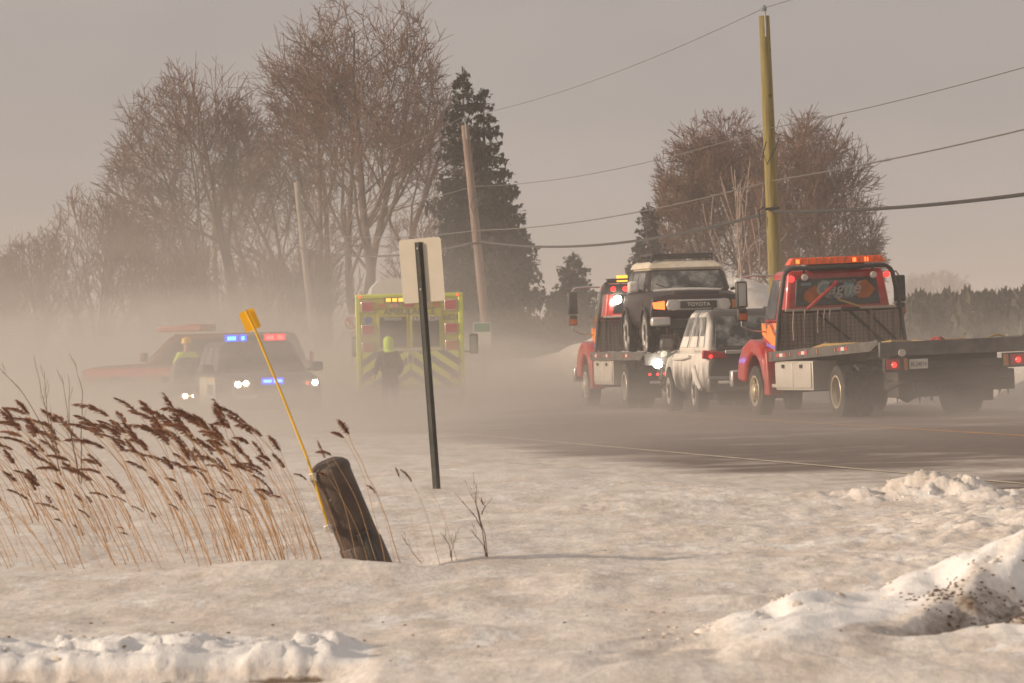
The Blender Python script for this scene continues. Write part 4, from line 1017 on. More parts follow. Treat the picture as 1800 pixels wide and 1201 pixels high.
    for i in range(9):
        z = 1.15 + .56 * i / 8; gr.box(-1.08, 1.08, 3.605, 3.614, z - .004, z + .004)
    for x in (-1.0, -.45, .02, .55, 1.0): gr.box(x - .03, x + .03, 3.575, 3.60, 1.08, 1.78)
    gr.build('mesh_bars', 'mesh_bar', rk)
    MB().box(-1.0, .0, 3.54, 3.60, 1.80, 1.845).box(.35, 1.0, 3.54, 3.60, 1.80, 1.845).build('chain_tray', 'mesh_panel', rt, bevel=.006)
    # straps and chains hanging from the tray
    hk = MB()
    for k, x in enumerate((-.86, -.66, -.42, -.30, -.2)):
        z1 = (1.30, 1.25, 1.42, 1.55, 1.6)[k]; hk.tube([(x, 3.53, 1.82), (x - .03, 3.51, (1.82 + z1) / 2), (x - .02, 3.53, z1)], .011, 6)
    hk.build('hanging_chain', 'mesh_panel' if near else 'black_steel', rk, smooth=True)
    bx('flare_tube', 'art_orange', rt, -.10, -.03, 3.50, 3.54, 1.2, 1.2) if False else None
    if near:
        MB().tube([(-.60, 3.56, 1.83), (-.05, 3.56, 2.28)], .035, 8).build('red_bar', 'red_paint', rt, smooth=True)
        MB().tube([(-.05, 3.55, 1.98), (.35, 3.55, 1.84)], .018, 8).build('shovel_handle', 'strap', rt, smooth=True)
    for x in (-.86, .86):
        MB().lathe([(3.555, .05), (3.60, .058)], 'Y', (x, 0, 2.36 if x < 0 else 2.38), 14).build('warning_lamp', 'red_lit', rt)
    for x in (-.62, .62):
        w_ = MB().lathe([(3.54, .05), (3.60, .065), (3.62, .03)], 'Y', (x, 0, 2.38), 10).build('work_light', 'aluminium' if near else 'white_lit', rt)
    for x in (-.30, .60): MB().lathe([(3.555, .035), (3.60, .04)], 'Y', (x, 0, 1.22), 8).build('work_light', 'aluminium', rt)
    # beacon bar
    if near:
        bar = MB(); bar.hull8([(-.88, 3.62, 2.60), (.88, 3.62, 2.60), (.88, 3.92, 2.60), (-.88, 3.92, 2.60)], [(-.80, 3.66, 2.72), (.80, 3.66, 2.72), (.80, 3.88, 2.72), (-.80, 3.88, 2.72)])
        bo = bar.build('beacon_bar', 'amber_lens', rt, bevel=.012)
        for i in range(13):
            x = -.78 + 1.56 * i / 12; MB().box(x - .008, x + .008, 3.622, 3.66, 2.602, 2.705).build('lens_rib', 'art_orange', bo)
        for x, mm in ((-.72, 'orange_lit'), (.30, 'orange_lit'), (.52, 'orange_lit')):
            MB().box(x - .03, x + .03, 3.625, 3.65, 2.62, 2.69).build('lit_segment', mm, bo)
        bx('bar_mount', 'black_steel', rt, -.5, .5, 3.68, 3.86, 2.50, 2.60, .01)
    else:
        bb = bx('beacon_bar', 'black_steel', rt, -.92, .80, 3.45, 3.62, 2.56, 2.60, .008)
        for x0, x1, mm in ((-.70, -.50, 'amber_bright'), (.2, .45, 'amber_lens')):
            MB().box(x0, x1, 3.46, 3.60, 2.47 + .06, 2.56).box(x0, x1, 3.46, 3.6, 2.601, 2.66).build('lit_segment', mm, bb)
        b2 = bx('light_board', 'black_steel', rt, -.98, .98, 3.46, 3.60, 2.28, 2.48, .01)
        for x in (-.80, -.55, -.30): MB().lathe([(3.43, .042), (3.46, .055)], 'Y', (x, 0, 2.385), 12).build('lit_lamp', 'red_lit', b2)
        MB().lathe([(3.42, .05), (3.46, .07)], 'Y', (-.06, 0, 2.395), 10).build('lit_lamp', 'green_white_lit', b2)
        MB().lathe([(3.43, .04), (3.46, .05)], 'Y', (.16, 0, 2.395), 10).build('lit_lamp', 'amber_lit', b2)
        MB().lathe([(3.36, .07), (3.46, .085)], 'Y', (-.72, 0, 2.17), 16).build('flood_light', 'white_lit', rt)
        # rear deck lights below the tail beam
        MB().lathe([(-2.83, .075), (-2.74, .09)], 'Y', (-1.04, 0, .88), 16).build('flood_light', 'white_lit', rt)
        MB().lathe([(-2.82, .045), (-2.74, .05)], 'Y', (-.86, 0, 1.24), 12).build('work_light', 'green_white_lit', rt)
        for x in (-1.20, -1.05, -.90): MB().lathe([(-2.80, .022), (-2.74, .026)], 'Y', (x, 0, .68), 10).build('lit_lamp', 'red_lit', rt)
        for i in range(5): bx('plate_lamp', 'letter_white', rt, -1.20 + i * .04, -1.175 + i * .04, -2.76, -2.74, .50, .55)
    if near:
        # painted art in the rear window
        def P3(u, v):
            q = [Vector(p) for p in (md[0], md[1], tp[1], tp[0])]
            return (q[0] * (1 - u) + q[1] * u) * (1 - v) + (q[3] * (1 - u) + q[2] * u) * v
        nrm = (Vector(md[1]) - Vector(md[0])).cross(Vector(tp[0]) - Vector(md[0])).normalized()
        if nrm.y > 0: nrm = -nrm
        def art(name, uv, m, off):
            c = [P3(u, v) for u, v in uv]; n = len(c)
            MB().add([p + nrm * off for p in c] + [p + nrm * (off + .003) for p in c], [tuple(range(n)), tuple(range(n, 2 * n))] + [(k, (k + 1) % n, n + (k + 1) % n, n + k) for k in range(n)]).build(name, m, rt)
        art('window_decal', [(.17, .52), (.17, .44), (.22, .36), (.30, .35), (.33, .50), (.29, .70), (.24, .66), (.19, .60)], 'art_orange', .016)
        art('window_decal', [(.70, .42), (.80, .42), (.88, .58), (.80, .78), (.70, .74), (.66, .58)], 'art_orange', .016)
        art('window_decal', [(.30, .62), (.33, .48), (.42, .46), (.42, .78), (.36, .80), (.31, .74)], 'art_teal', .016)
        art('window_decal', [(.57, .47), (.70, .47), (.67, .72), (.57, .73)], 'art_teal', .016)
        art('window_decal', [(.14, .70), (.24, .70), (.24, .76), (.14, .76)], 'art_teal', .016)
        tang = math.atan2(tp[0][1] - md[0][1], tp[0][2] - md[0][2])
        text('window_lettering', 'Gagné', .32, 'letter_dusty', rt, P3(.50, .62) + nrm * .022, (R(90) - tang, 0, 0), .002, 1.0, .35, .004)
        text('window_lettering', 'REMORQUAGE', .07, 'letter_dusty', rt, P3(.56, .755) + nrm * .022, (R(90) - tang, 0, 0), .002)
        text('window_lettering', 'AUTOMOBILE', .08, 'letter_dusty', rt, P3(.52, .46) + nrm * .022, (R(90) - tang, 0, 0), .002)
        text('plate_lettering', 'BL34014', .10, 'letter_dark', rt, (-.62, -2.668, .875), (R(90), 0, 0), .002, .75)
        dv = MB().tube([(-.55, 4.35, 1.45), (-.55, 4.33, 1.72), (-.55, 4.36, 1.86)], [.17, .20, .09], 12).build('driver_jacket', 'hivis', None, smooth=True)
        bpy.data.objects.remove(dv)
        # slings and debris on the deck
    return rt, dk

T1 = (7.01 - .20, 104.3)
def yawloc(px, D, lx, yaw, ly=0.0):   # ground position of the local origin when local point (lx, ly) is seen at px, D
    X = XD(px, D); return X - (lx * cos(yaw) - ly * sin(yaw)), D - (lx * sin(yaw) + ly * cos(yaw))
ya = R(14.0)
x1_, y1_ = yawloc(1466, 104.3, -1.25, ya)
truck_a, deck_a = tow_truck((x1_, y1_, 0.0), ya, R(-0.9), 1.5, 'red flatbed tow truck at the right with empty deck and amber beacon bar', True)
yb = R(8.8)
x2_, y2_ = yawloc(1094, 123.6, -1.25, yb)
truck_b, deck_b = tow_truck((x2_, y2_, 0.0), yb, R(-0.3), 0.0, 'red flatbed tow truck at the left carrying the black and white off-roader, floodlights lit', False)

# things lying on the near truck's deck
def on_deck(dk, root, lx, ly, lz):
    bpy.context.view_layer.update(); return dk.matrix_world @ Vector((lx, ly, lz))
rg = random.Random(2)
sp = [on_deck(deck_a, truck_a, -.95 + .30 * i + rg.uniform(-.1, .1), -1.5 - .16 * i + rg.uniform(-.3, .3), .10 + rg.uniform(0, .07)) for i in range(9)]
tag(MB().tube(sp, .028, 6).build('ratchet_strap', 'strap', smooth=True), 'yellowish ratchet strap lying crumpled on the empty tow truck deck', 'strap')
sp = [on_deck(deck_a, truck_a, -.05 + .045 * i, -5.3 + rg.uniform(-.2, .2), .08 + (.05 if i % 2 else 0)) for i in range(5)]
tag(MB().tube(sp, .022, 6).build('folded_strap', 'red_lens', smooth=True), 'dull red bundle of strap near the tail of the empty deck', 'strap')
sp = [on_deck(deck_a, truck_a, .85 + .09 * i, -5.6, .09 + .04 * abs(sin(i))) for i in range(4)]
tag(MB().tube(sp, .016, 6).build('tow_hook', 'strap', smooth=True), 'small yellow hook and strap end at the right tail of the empty deck', 'hook')
sp = [on_deck(deck_b, truck_b, -.75 + .06 * i, -2.0 + .1 * sin(i * 2), .11 + .04 * (i % 2)) for i in range(6)]
tag(MB().tube(sp, .05, 6).build('folded_strap', 'red_lens', smooth=True), 'red strap heaped on the deck beside the off-roader wheels', 'strap')
snow_ = MB()
for k in range(60):
    p = on_deck(deck_b, truck_b, rg.uniform(-1.15, -.6) if k < 45 else rg.uniform(-.6, 1.1), rg.uniform(-5.9, -.4), .06)
    r_ = rg.uniform(.03, .09); snow_.lathe([(0, r_), (r_ * .4, r_ * .75), (r_ * .6, .005)], 'Z', p, 7)
tag(snow_.build('snow_crumbs', 'snow_rim', smooth=True), 'lumps of snow lying along the loaded tow truck deck', 'snow', kind='stuff')

# ------------------------------------------------------------------ off-roader on the far truck's deck
bpy.context.view_layer.update()
fp = deck_b.matrix_world @ Vector((.02, -3.45, .06))
fj = empty('offroader', fp, yb + pi - R(2.0)); tag(fj, 'black off-roader with cream roof and roof rack riding backwards on the tow truck', 'off-roader')
# y = forward (towards the camera)
lo, hi = suv(fj, 4.35, 1.86, .50, 1.10, 1.20, 1.68, .80, .50, -1.90, -2.02, .76, 'maroon_black', 'cream_roof', glass='snowy_glass', side_u=((.10, .26), (.34, .60), (.64, .96)), winds=(.07, .93, .10, .88), noseW=.92)
MB().hull8([(-.775, -1.95, 1.66), (.775, -1.95, 1.66), (.775, .54, 1.66), (-.775, .54, 1.66)], [(-.68, -1.85, 1.80), (.68, -1.85, 1.80), (.66, .36, 1.80), (-.66, .36, 1.80)]).build('roof_cap', 'cream_roof', fj, bevel=.05, seg=3)
# hood bulge, front mask
bx('hood_scoop', 'maroon_black', fj, -.45, .45, .98, 1.95, 1.10, 1.20, .04)
fbp = MB().prism([(-.93, .50), (.93, .50), (.95, .78), (.90, 1.08), (.6, 1.13), (-.6, 1.13), (-.90, 1.08), (-.95, .78)], 'Y', 2.06, 2.15).build('front_mask', 'maroon_black', fj, bevel=.03)
g = MB().prism([(-.60, .82), (.60, .82), (.64, .92), (.60, 1.03), (-.60, 1.03), (-.64, .92)], 'Y', 2.152, 2.20).build('grille_surround', 'silver_grille', fj, bevel=.02)
bx('grille', 'black_plastic', g, -.36, .36, 2.202, 2.215, .855, 1.0, .005)
text('grille_lettering', 'TOYOTA', .10, 'letter_white', fj, (0, 2.220, .93), (R(90), 0, pi), .003, 1.1)
for s in (-1, 1):
    MB().lathe([(2.19, .115), (2.215, .105), (2.22, .02)], 'Y', (s * .50, 0, .925), 20).build('headlight', 'silver_grille', fj, smooth=True)
    MB().prism([(s * .66, .84), (s * .88, .86), (s * .90, .98), (s * .66, 1.01)], 'Y', 2.152, 2.185).build('turn_signal', 'orange_lit' if s > 0 else 'amber_dull', fj, bevel=.01)
    bx('bumper_end', 'silver_grille', fj, min(s * .56, s * .94), max(s * .56, s * .94), 2.0, 2.26, .52, .70, .04)
    m_ = bx('door_mirror', 'letter_white', fj, s * 1.06 - .11, s * 1.06 + .11, .56, .72, 1.20, 1.42, .05)
    MB().tube([(s * .88, .62, 1.22), (s * 1.0, .63, 1.25)], .03, 6).build('mirror_arm', 'black_plastic', m_)
    MB().box(min(s * .931, s * .945), max(s * .931, s * .945), .0, .95, .62, 1.02).build('door', 'maroon_black', fj, bevel=.02)
bx('front_bumper', 'black_plastic', fj, -.60, .60, 2.05, 2.24, .46, .66, .03)
bx('skid_plate', 'chassis', fj, -.45, .45, 1.7, 2.1, .32, .48, .02)
bx('undercarriage', 'chassis', fj, -.6, .6, -1.9, 1.9, .36, .52, .02)
wheels(fj, .93, 1.33, -1.33, .40, .40, .27, tyre='snowy_rubber', rim='snow_rim', style='car')
flares(fj, .93, 1.33, -1.33, .40, .40, 'black_plastic', .05)
rk = MB()
for s in (-1, 1):
    rk.tube([(s * .66, .40, 1.78), (s * .62, .34, 1.90), (s * .58, .24, 1.94), (s * .58, -1.6, 1.94)], .024, 8)
    for y in (.2, -.6, -1.5): rk.tube([(s * .60, y, 1.74), (s * .58, y, 1.93)], .018, 6)
for z in (1.86, 1.93): rk.tube([(-.58, .32, z), (.58, .32, z)], .020, 8)
for x in (-.3, 0, .3): rk.tube([(x, .32, 1.86), (x, .32, 1.93)], .014, 6)
for y in (-.1, -.55, -1.0, -1.5): rk.tube([(-.58, y, 1.90), (.58, y, 1.90)], .016, 6)
rk.build('roof_rack', 'black_steel', fj, smooth=True)
for x, mm in ((.30, 'orange_lit'), (-.02, 'orange_lit')):   # beacon reflections in the windshield, put in as small glowing boxes
    MB().box(x - .05, x + .05, .52, .55, 1.53, 1.575).build('beacon_reflection', mm, fj)
wp = MB()
for s in (.32, -.28): wp.tube([(s, .80, 1.24), (s + .3, .70, 1.36)], .010, 5)
wp.build('wiper', 'black_plastic', fj)
# snow lying on the cowl
MB().tube([(.70, .86, 1.215), (.3, .88, 1.23), (-.2, .89, 1.23), (-.66, .86, 1.215)], [.02, .04, .035, .02], 8).build('snow_ridge', 'snow_rim', fj, smooth=True)

# ------------------------------------------------------------------ snow-plastered SUV between the trucks
yc = R(8.0)
x3, y3 = yawloc(1219, 115.0, -.96, yc, -1.40)
sv = empty('parked_suv', (x3, y3, 0.0), yc); tag(sv, 'grey SUV with its left side plastered in snow, between the two tow trucks', 'SUV')
lo, hi = suv(sv, 4.75, 1.92, .36, .98, 1.12, 1.88, .95, -.05, -2.0, -2.30, .77, 'snow_crust_paint', 'grey_paint', glass='snowy_glass', side_u=((.06, .26), (.31, .60), (.65, .94)))
cc = (0, -.5, 1.4)
for s, a, c_ in ((-1, 0, 3),):
    for u0, u1 in ((.06, .26), (.31, .60), (.65, .94)):   # rime over the windward glass
        panel('window_frost', 'snow_rim', sv, [lo[a], lo[c_], hi[c_], hi[a]], u0 + .015, u1 - .03, .13, .40, cc, .016, bevel=.01)
for s in (-1, 1):
    t_ = MB().prism([(s * .50, .98), (s * .97, .98), (s * .97, 1.14), (s * .60, 1.10)], 'Y', -2.40, -2.30).build('tail_light', 'red_lens', sv, bevel=.02)
    MB().lathe([(-2.415, .03), (-2.401, .035)], 'Y', (s * .82, 0, 1.02), 10).build('lit_lamp', 'red_lit', t_)
    m_ = bx('door_mirror', 'grey_paint', sv, s * 1.10 - .12, s * 1.10 + .12, .72, .90, 1.16, 1.36, .05)
    MB().tube([(s * .90, .80, 1.18), (s * 1.0, .80, 1.22)], .03, 6).build('mirror_arm', 'black_plastic', m_)
bx('trim_strip', 'silver_grille', sv, -.55, .55, -2.41, -2.37, 1.06, 1.13, .01)
bx('rear_bumper', 'grey_paint', sv, -.90, .90, -2.46, -2.30, .36, .66, .05)
bx('licence_plate', 'letter_white', sv, -.17, .17, -2.40, -2.385, .78, .92)
bx('bumper_reflector', 'snow_rim', sv, -.70, .70, -2.475, -2.455, .52, .57, .01)
bx('undercarriage', 'chassis', sv, -.7, .7, -2.1, 2.0, .22, .38, .02)
wheels(sv, .955, 1.42, -1.40, .38, .38, .25, tyre='rubber', rim='snow_rim', style='car')
for s in (-1, 1): MB().tube([(s * .66, .2, 1.90), (s * .66, -1.8, 1.90)], .02, 6).build('roof_rail', 'black_plastic', sv)
MB().tube([(-.965, -.95, 1.02), (-.985, -.2, 1.0), (-.975, .8, .98)], [.03, .05, .03], 8).build('snow_ledge', 'snow_rim', sv, smooth=True)
MB().tube([(-.95, -2.0, .42), (-.985, -1.75, .62), (-.99, -1.5, .84)], [.04, .07, .04], 8).build('snow_ledge', 'snow_rim', sv, smooth=True)

# ------------------------------------------------------------------ ambulance
yd = R(1.2); xa, ya_ = XD(721, 141), 141.0
am = empty('ambulance', (xa, ya_, dip(xa, ya_)), yd); tag(am, 'lime green ambulance seen from behind through blowing snow, amber lights lit', 'ambulance')
HW, ZT = 1.20, 2.66
bx('box_body', 'lime', am, -HW, HW, 0, 4.1, .52, ZT - .05, .04)
for s in (-1, 1): bx('corner_post', 'lime', am, min(s * 1.10, s * 1.215), max(s * 1.10, s * 1.215), -.03, .10, .50, ZT - .02, .025)
bx('roof_edge', 'lime', am, -1.215, 1.215, -.04, 4.12, ZT - .10, ZT, .03)
bx('rear_wall', 'lime_dull', am, -1.098, 1.098, -.012, .02, .55, ZT - .11)
def zr(py): return 1.75 - (py - 589) / 78.0
def xr(px): return (px - 721) / 78.0
for s, d0, d1 in ((-1, -.72, -.015), (1, .015, .72)):
    d = bx('rear_door', 'lime_dull', am, min(d0, d1), max(d0, d1), -.035, -.013, .60, 2.30, .008)
    w_ = bx('door_window', 'glass', d, (-.68 if s < 0 else .06), (-.08 if s < 0 else .66), -.045, -.036, 1.45, 2.14, .01)
    MB().tube([(s * .06, -.05, 1.1), (s * .06, -.08, 1.2), (s * .06, -.05, 1.35)], .014, 6).build('door_handle', 'chrome', d)
bx('header_band', 'lime_dull', am, -.90, .90, -.030, -.014, 2.33, 2.50, .005)
for s in (-1, 1):
    for py, mm in ((540, 'red_lens'), (581, 'red_lens'), (611, 'amber_dull')):
        z = zr(py); fr_ = bx('lamp_bezel', 'chrome', am, s * .94 - .15, s * .94 + .13, -.05, -.013, z - .125, z + .125, .01)
        bx('warning_lamp', mm, fr_, s * .94 - .13, s * .94 + .12, -.062, -.051, z - .10, z + .105, .01)
    bx('marker_lamp', 'red_lit', am, s * 1.10 - .02, s * 1.10 + .02, -.06, -.04, ZT - .08, ZT - .03)
    bx('reflector', 'red_lens', am, s * .96 - .06, s * .96 + .06, -.06, -.05, .72, .80)
bar = bx('light_bar', 'black_plastic', am, -.56, .56, -.09, -.031, 2.47, 2.57, .01)
for x0, mm in ((-.52, 'amber_bright'), (-.38, 'amber_bright'), (-.24, 'amber_bright'), (-.08, 'orange_lit'), (.10, 'orange_lit'), (.28, 'orange_lit'), (.42, 'orange_lit')):
    MB().box(x0, x0 + .11, -.10, -.091, 2.48, 2.56).build('lit_segment', mm, bar)
for px, w_, mm in ((673, .17, 'amber_dull'), (696, .17, 'pink_lens'), (720, .24, 'red_lens'), (750, .15, 'pink_lens'), (769, .17, 'amber_dull')):
    bx('marker_lamp', mm, am, xr(px) - w_ / 2, xr(px) + w_ / 2, -.05, -.031, 2.35, 2.45, .006)
text('lettering', 'AMBULANCE', .20, 'letter_dark', am, (.0, -.040, 2.245), (R(90), 0, 0), .002, 1.0)
text('lettering', 'PARAMEDIC', .15, 'letter_white', am, (.37, -.052, 2.08), (R(90), 0, 0), .002, .85)
text('lettering', 'PARAMEDIC', .10, 'letter_white', am, (-.37, -.052, 2.09), (R(90), 0, 0), .002, .75)
text('lettering', '6826', .19, 'letter_dark', am, (.94, -.017, 2.10), (R(90), 0, 0), .002, 1.0)
text('lettering', '6826', .17, 'letter_dark', am, (.98, -.045, 1.12), (R(90), 0, 0), .002, 1.0)
st = MB()
for a in (0, 60, 120):
    c, s_ = cos(R(a + 90)), sin(R(a + 90)); q = [(-.025, -.10), (.025, -.10), (.025, .10), (-.025, .10)]
    st.prism([(x * s_ + z * c - .94, -x * c + z * s_ + 2.07) for x, z in q], 'Y', -.018 - a * .00003, -.013)
st.build('medical_star', 'letter_blue', am)
# chevrons on the lower half
bx('lower_panel', 'chevron_blue', am, -1.09, 1.09, -.042, -.036, .58, 1.36)
chv = MB()
def clipquad(xa_, xb_, za, zb, s):
    # slanted band between vertical limits
    k = .72
    def cut(poly, f, v, keep):
        out = []
        for i in range(len(poly)):
            a, b = poly[i], poly[(i + 1) % len(poly)]; ia, ib = keep(a[f], v), keep(b[f], v)
            if ia: out.append(a)
            if ia != ib:
                t = (v - a[f]) / (b[f] - a[f]); out.append((a[0] + (b[0] - a[0]) * t, a[1] + (b[1] - a[1]) * t))
        return out
    poly = [(xa_, 1.355), (xb_, 1.355), (xb_ + s * .78 / k, .585), (xa_ + s * .78 / k, .585)]
    poly = cut(poly, 0, za, lambda a, v: a >= v); 
    poly = cut(poly, 0, zb, lambda a, v: a <= v) if len(poly) > 2 else poly
    return poly
for i in range(-6, 10):
    p_ = clipquad(-.1 + i * .46, .13 + i * .46, .01, 1.085, 1)
    if len(p_) > 2: chv.prism(p_, 'Y', -.048, -.043)
    p_ = clipquad(-.13 - i * .46, .10 - i * .46, -1.085, -.01, -1)
    if len(p_) > 2: chv.prism(p_, 'Y', -.048, -.043)
chv.build('chevrons', 'lime', am)
bx('silver_band', 'aluminium', am, -.72, .72, -.052, -.046, 1.37, 1.42)
bx('rear_step', 'chrome', am, -1.1, 1.1, -.35, -.01, .36, .50, .02)
bx('chassis', 'chassis', am, -.9, .9, 0, 6.2, .30, .52, .02)
# cab in front of the box
cabm = MB().hull8([(-1.0, 4.1, .5), (1.0, 4.1, .5), (.98, 6.3, .5), (-.98, 6.3, .5)], [(-.95, 4.1, 2.05), (.95, 4.1, 2.05), (.80, 5.2, 2.05), (-.80, 5.2, 2.05)]); cabm.build('cab', 'lime', am, bevel=.06)
MB().hull8([(-.8, 5.3, .6), (.8, 5.3, .6), (.78, 6.7, .6), (-.78, 6.7, .6)], [(-.8, 5.3, 1.4), (.8, 5.3, 1.4), (.7, 6.6, 1.15), (-.7, 6.6, 1.15)]).build('hood', 'lime', am, bevel=.06)
for s in (-1, 1):
    wheel(am, s * .95, 1.4, .38, .38, .40, s, rim='chassis'); wheel(am, s * .95, 5.7, .38, .38, .24, s, rim='chassis')
    mx_ = 1.50 if s > 0 else 1.22
    sm = bx('side_mirror', 'black_plastic', am, s * mx_ - .10, s * mx_ + .10, 4.4, 4.52, 1.25, 1.72, .03)
    MB().box(s * mx_ - .07, s * mx_ + .05, 4.388, 4.398, 1.32, 1.66).build('mirror_glass', 'mirror_glass', sm)
    MB().tube([(s * .95, 4.5, 1.35), (s * (mx_ - .05), 4.46, 1.30)], .02, 6).build('mirror_arm', 'black_plastic', sm)
    for y in (.35, .75, 1.15):
        bx('side_lamp', 'pink_lens', am, min(s * 1.201, s * 1.225), max(s * 1.201, s * 1.225), y, y + .22, 2.20, 2.40, .01)
    bx('side_stripe', 'chevron_blue', am, min(s * 1.201, s * 1.208), max(s * 1.201, s * 1.208), .15, 4.0, 1.25, 1.40)
    bx('side_door', 'lime_dull', am, min(s * 1.202, s * 1.215), max(s * 1.202, s * 1.215), 2.2, 3.1, .62, 1.22, .008)

# ------------------------------------------------------------------ police SUV
yp = pi + R(11.5)
xp, yp_ = yawloc(484, 125.0, 0, yp, 2.45)
po = empty('police_suv', (xp, yp_, dip(xp, yp_) - .02), yp); tag(po, 'black and white police SUV facing the camera with blue and red lights flashing', 'police car')
lo, hi = suv(po, 4.95, 1.98, .34, 1.00, 1.10, 1.74, .95, .20, -1.95, -2.30, .72, 'police_black', 'police_black', side_u=((.05, .24), (.30, .58), (.63, .93)), noseW=.86)
for s in (-1, 1):
    d = MB().box(min(s * .992, s * 1.006), max(s * .992, s * 1.006), -.15, .90, .48, 1.02).build('front_door', 'police_white', po, bevel=.02)
    MB().box(min(s * .992, s * 1.006), max(s * .992, s * 1.006), -1.15, -.18, .48, 1.02).build('rear_door', 'police_white', po, bevel=.02)
    bx('gold_stripe', 'yellow_rod', d, min(s * 1.007, s * 1.010), max(s * 1.007, s * 1.010), -.14, .89, .96, 1.0)
    m_ = bx('door_mirror', 'police_black', po, s * 1.12 - .13, s * 1.12 + .13, .62, .80, 1.10, 1.29, .05)
    MB().tube([(s * .92, .7, 1.12), (s * 1.02, .7, 1.16)], .03, 6).build('mirror_arm', 'police_black', m_)
    hl = MB().prism([(s * .48, .80), (s * .86, .82), (s * .88, .97), (s * .50, .92)], 'Y', 2.36, 2.47).build('headlight', 'chrome', po, bevel=.02)
    MB().lathe([(2.46, .055), (2.50, .062), (2.51, .02)], 'Y', (s * .78, 0, .88), 14).build('lamp', 'white_lit', hl)
    if s > 0: MB().lathe([(2.46, .05), (2.50, .058), (2.51, .02)], 'Y', (s * .62, 0, .90), 14).build('lamp', 'warm_lit', hl)
    else: MB().lathe([(2.46, .03), (2.50, .035)], 'Y', (s * .62, 0, .87), 10).build('lamp', 'orange_lit', hl)
text('door_lettering', 'POLICE', .30, 'letter_dark', po, (1.012, .36, .76), (R(90), 0, R(90)), .003, .8)
text('door_lettering', 'POLICE', .30, 'letter_dark', po, (-1.012, .36, .76), (R(90), 0, R(-90)), .003, .8)
gr_ = bx('grille', 'black_plastic', po, -.46, .46, 2.43, 2.49, .72, .95, .02)
for x0 in (-.11, .10): MB().box(x0, x0 + .17, 2.502, 2.512, .90, .96).build('grille_light', 'blue_grille', gr_); MB().box(x0 - .04, x0 + .21 - .001, 2.491, 2.501, .86, 1.0).build('lens', 'blue_bloom', gr_)  # the wider slab is an added bloom halo
bx('front_bumper', 'police_black', po, -.90, .90, 2.38, 2.54, .38, .68, .06)
bx('bumper_strip', 'police_white', po, .40, .90, 2.545, 2.56, .58, .66, .01)
MB().tube([(.24, 2.56, .45), (.24, 2.60, .80)], .02, 6).tube([(-.24, 2.56, .45), (-.24, 2.60, .80)], .02, 6).build('push_bar', 'chrome', po)
wheels(po, .975, 1.55, -1.45, .38, .38, .25, rim='aluminium', style='car')
lb = bx('light_bar', 'black_plastic', po, -.62, .62, -.25, .05, 1.75, 1.85, .02)
for x0, w_, mm in ((.42, .17, 'blue_police'), (.24, .06, 'blue_police'), (-.36, .15, 'red_police'), (-.56, .12, 'red_police')):
    sg_ = MB().box(x0, x0 + w_, .056, .070, 1.765, 1.84).build('lit_segment', mm, lb)
    MB().box(x0 - .05, x0 + w_ + .05, .040, .055, 1.73, 1.875).build('lens', 'blue_bloom' if 'blue' in mm else 'red_bloom', lb)  # added glowing slab, imitates bloom around the lit segment

# ------------------------------------------------------------------ dark sedan peeking out behind the police SUV
ys = pi + R(6)
xs_, ys_ = yawloc(328, 131.0, .60, ys, 2.2)
se = empty('sedan', (xs_, ys_, dip(xs_, ys_) - .02), ys); tag(se, 'low dark car with headlights on, half hidden behind the police SUV', 'car')
lo, hi = suv(se, 4.6, 1.80, .26, .74, .86, 1.42, .85, .05, -1.1, -1.75, .70, 'police_black', side_u=((.08, .46), (.52, .88)), winds=(.06, .94, .06, .92))
for s in (-1, 1):
    hl = MB().prism([(s * .42, .56), (s * .80, .58), (s * .82, .69), (s * .45, .65)], 'Y', 2.20, 2.29).build('headlight', 'chrome', se, bevel=.01)
    MB().lathe([(2.285, .055), (2.32, .06), (2.33, .02)], 'Y', (s * .66, 0, .62), 12).build('lamp', 'warm_lit', hl)
    MB().lathe([(2.285, .035), (2.32, .04), (2.33, .02)], 'Y', (s * .49, 0, .62), 12).build('lamp', 'warm_lit', hl)
    bx('door_mirror', 'police_black', se, s * 1.0 - .09, s * 1.0 + .09, .62, .74, .90, 1.04, .04)
bx('grille', 'black_plastic', se, -.36, .36, 2.26, 2.31, .42, .62, .02)
bx('front_bumper', 'police_black', se, -.80, .80, 2.2, 2.36, .26, .44, .05)
wheels(se, .89, 1.40, -1.35, .32, .32, .22, rim='aluminium', style='car')

# ------------------------------------------------------------------ emergency wagon seen from the side
yg = R(76); xg = XD(343, 149)
fw = empty('fire_wagon', (xg, 149, dip(xg, 149) + .08), yg); tag(fw, 'dark red striped rescue wagon standing side-on in the haze, red roof lights', 'rescue vehicle')
lo, hi = suv(fw, 5.30, 1.9, .42, 1.08, 1.16, 1.84, 1.05, .35, -2.30, -2.54, .76, 'fire_dark', 'fire_dark', side_u=((.05, .27), (.31, .58), (.62, .90)), noseW=.9)
for s in (-1, 1):
    bx('side_stripe', 'fire_stripe', fw, min(s * .950, s * .958), max(s * .950, s * .958), -2.45, 2.45, .86, 1.06)
    bx('front_door', 'fire_dark', fw, min(s * .945, s * .951), max(s * .945, s * .951), .0, 1.05, .55, .84, .01)
    bx('headlight', 'chrome', fw, s * .72 - .16, s * .72 + .16, 2.54, 2.67, .84, 1.0, .02)
    bx('tail_light', 'red_lens', fw, s * .82 - .06, s * .82 + .06, -2.68, -2.61, .95, 1.35, .02)
    m_ = bx('door_mirror', 'fire_dark', fw, s * 1.14 - .12, s * 1.14 + .12, .85, 1.0, 1.20, 1.42, .04)
bx('front_bumper', 'chrome', fw, -.92, .92, 2.58, 2.74, .48, .72, .04)
bx('blue_emblem', 'letter_blue', fw, -.93, -.90, -.25, .05, 1.35, 1.62) if False else None
wheels(fw, .95, 1.68, -1.55, .40, .40, .27, rim='aluminium', style='car')
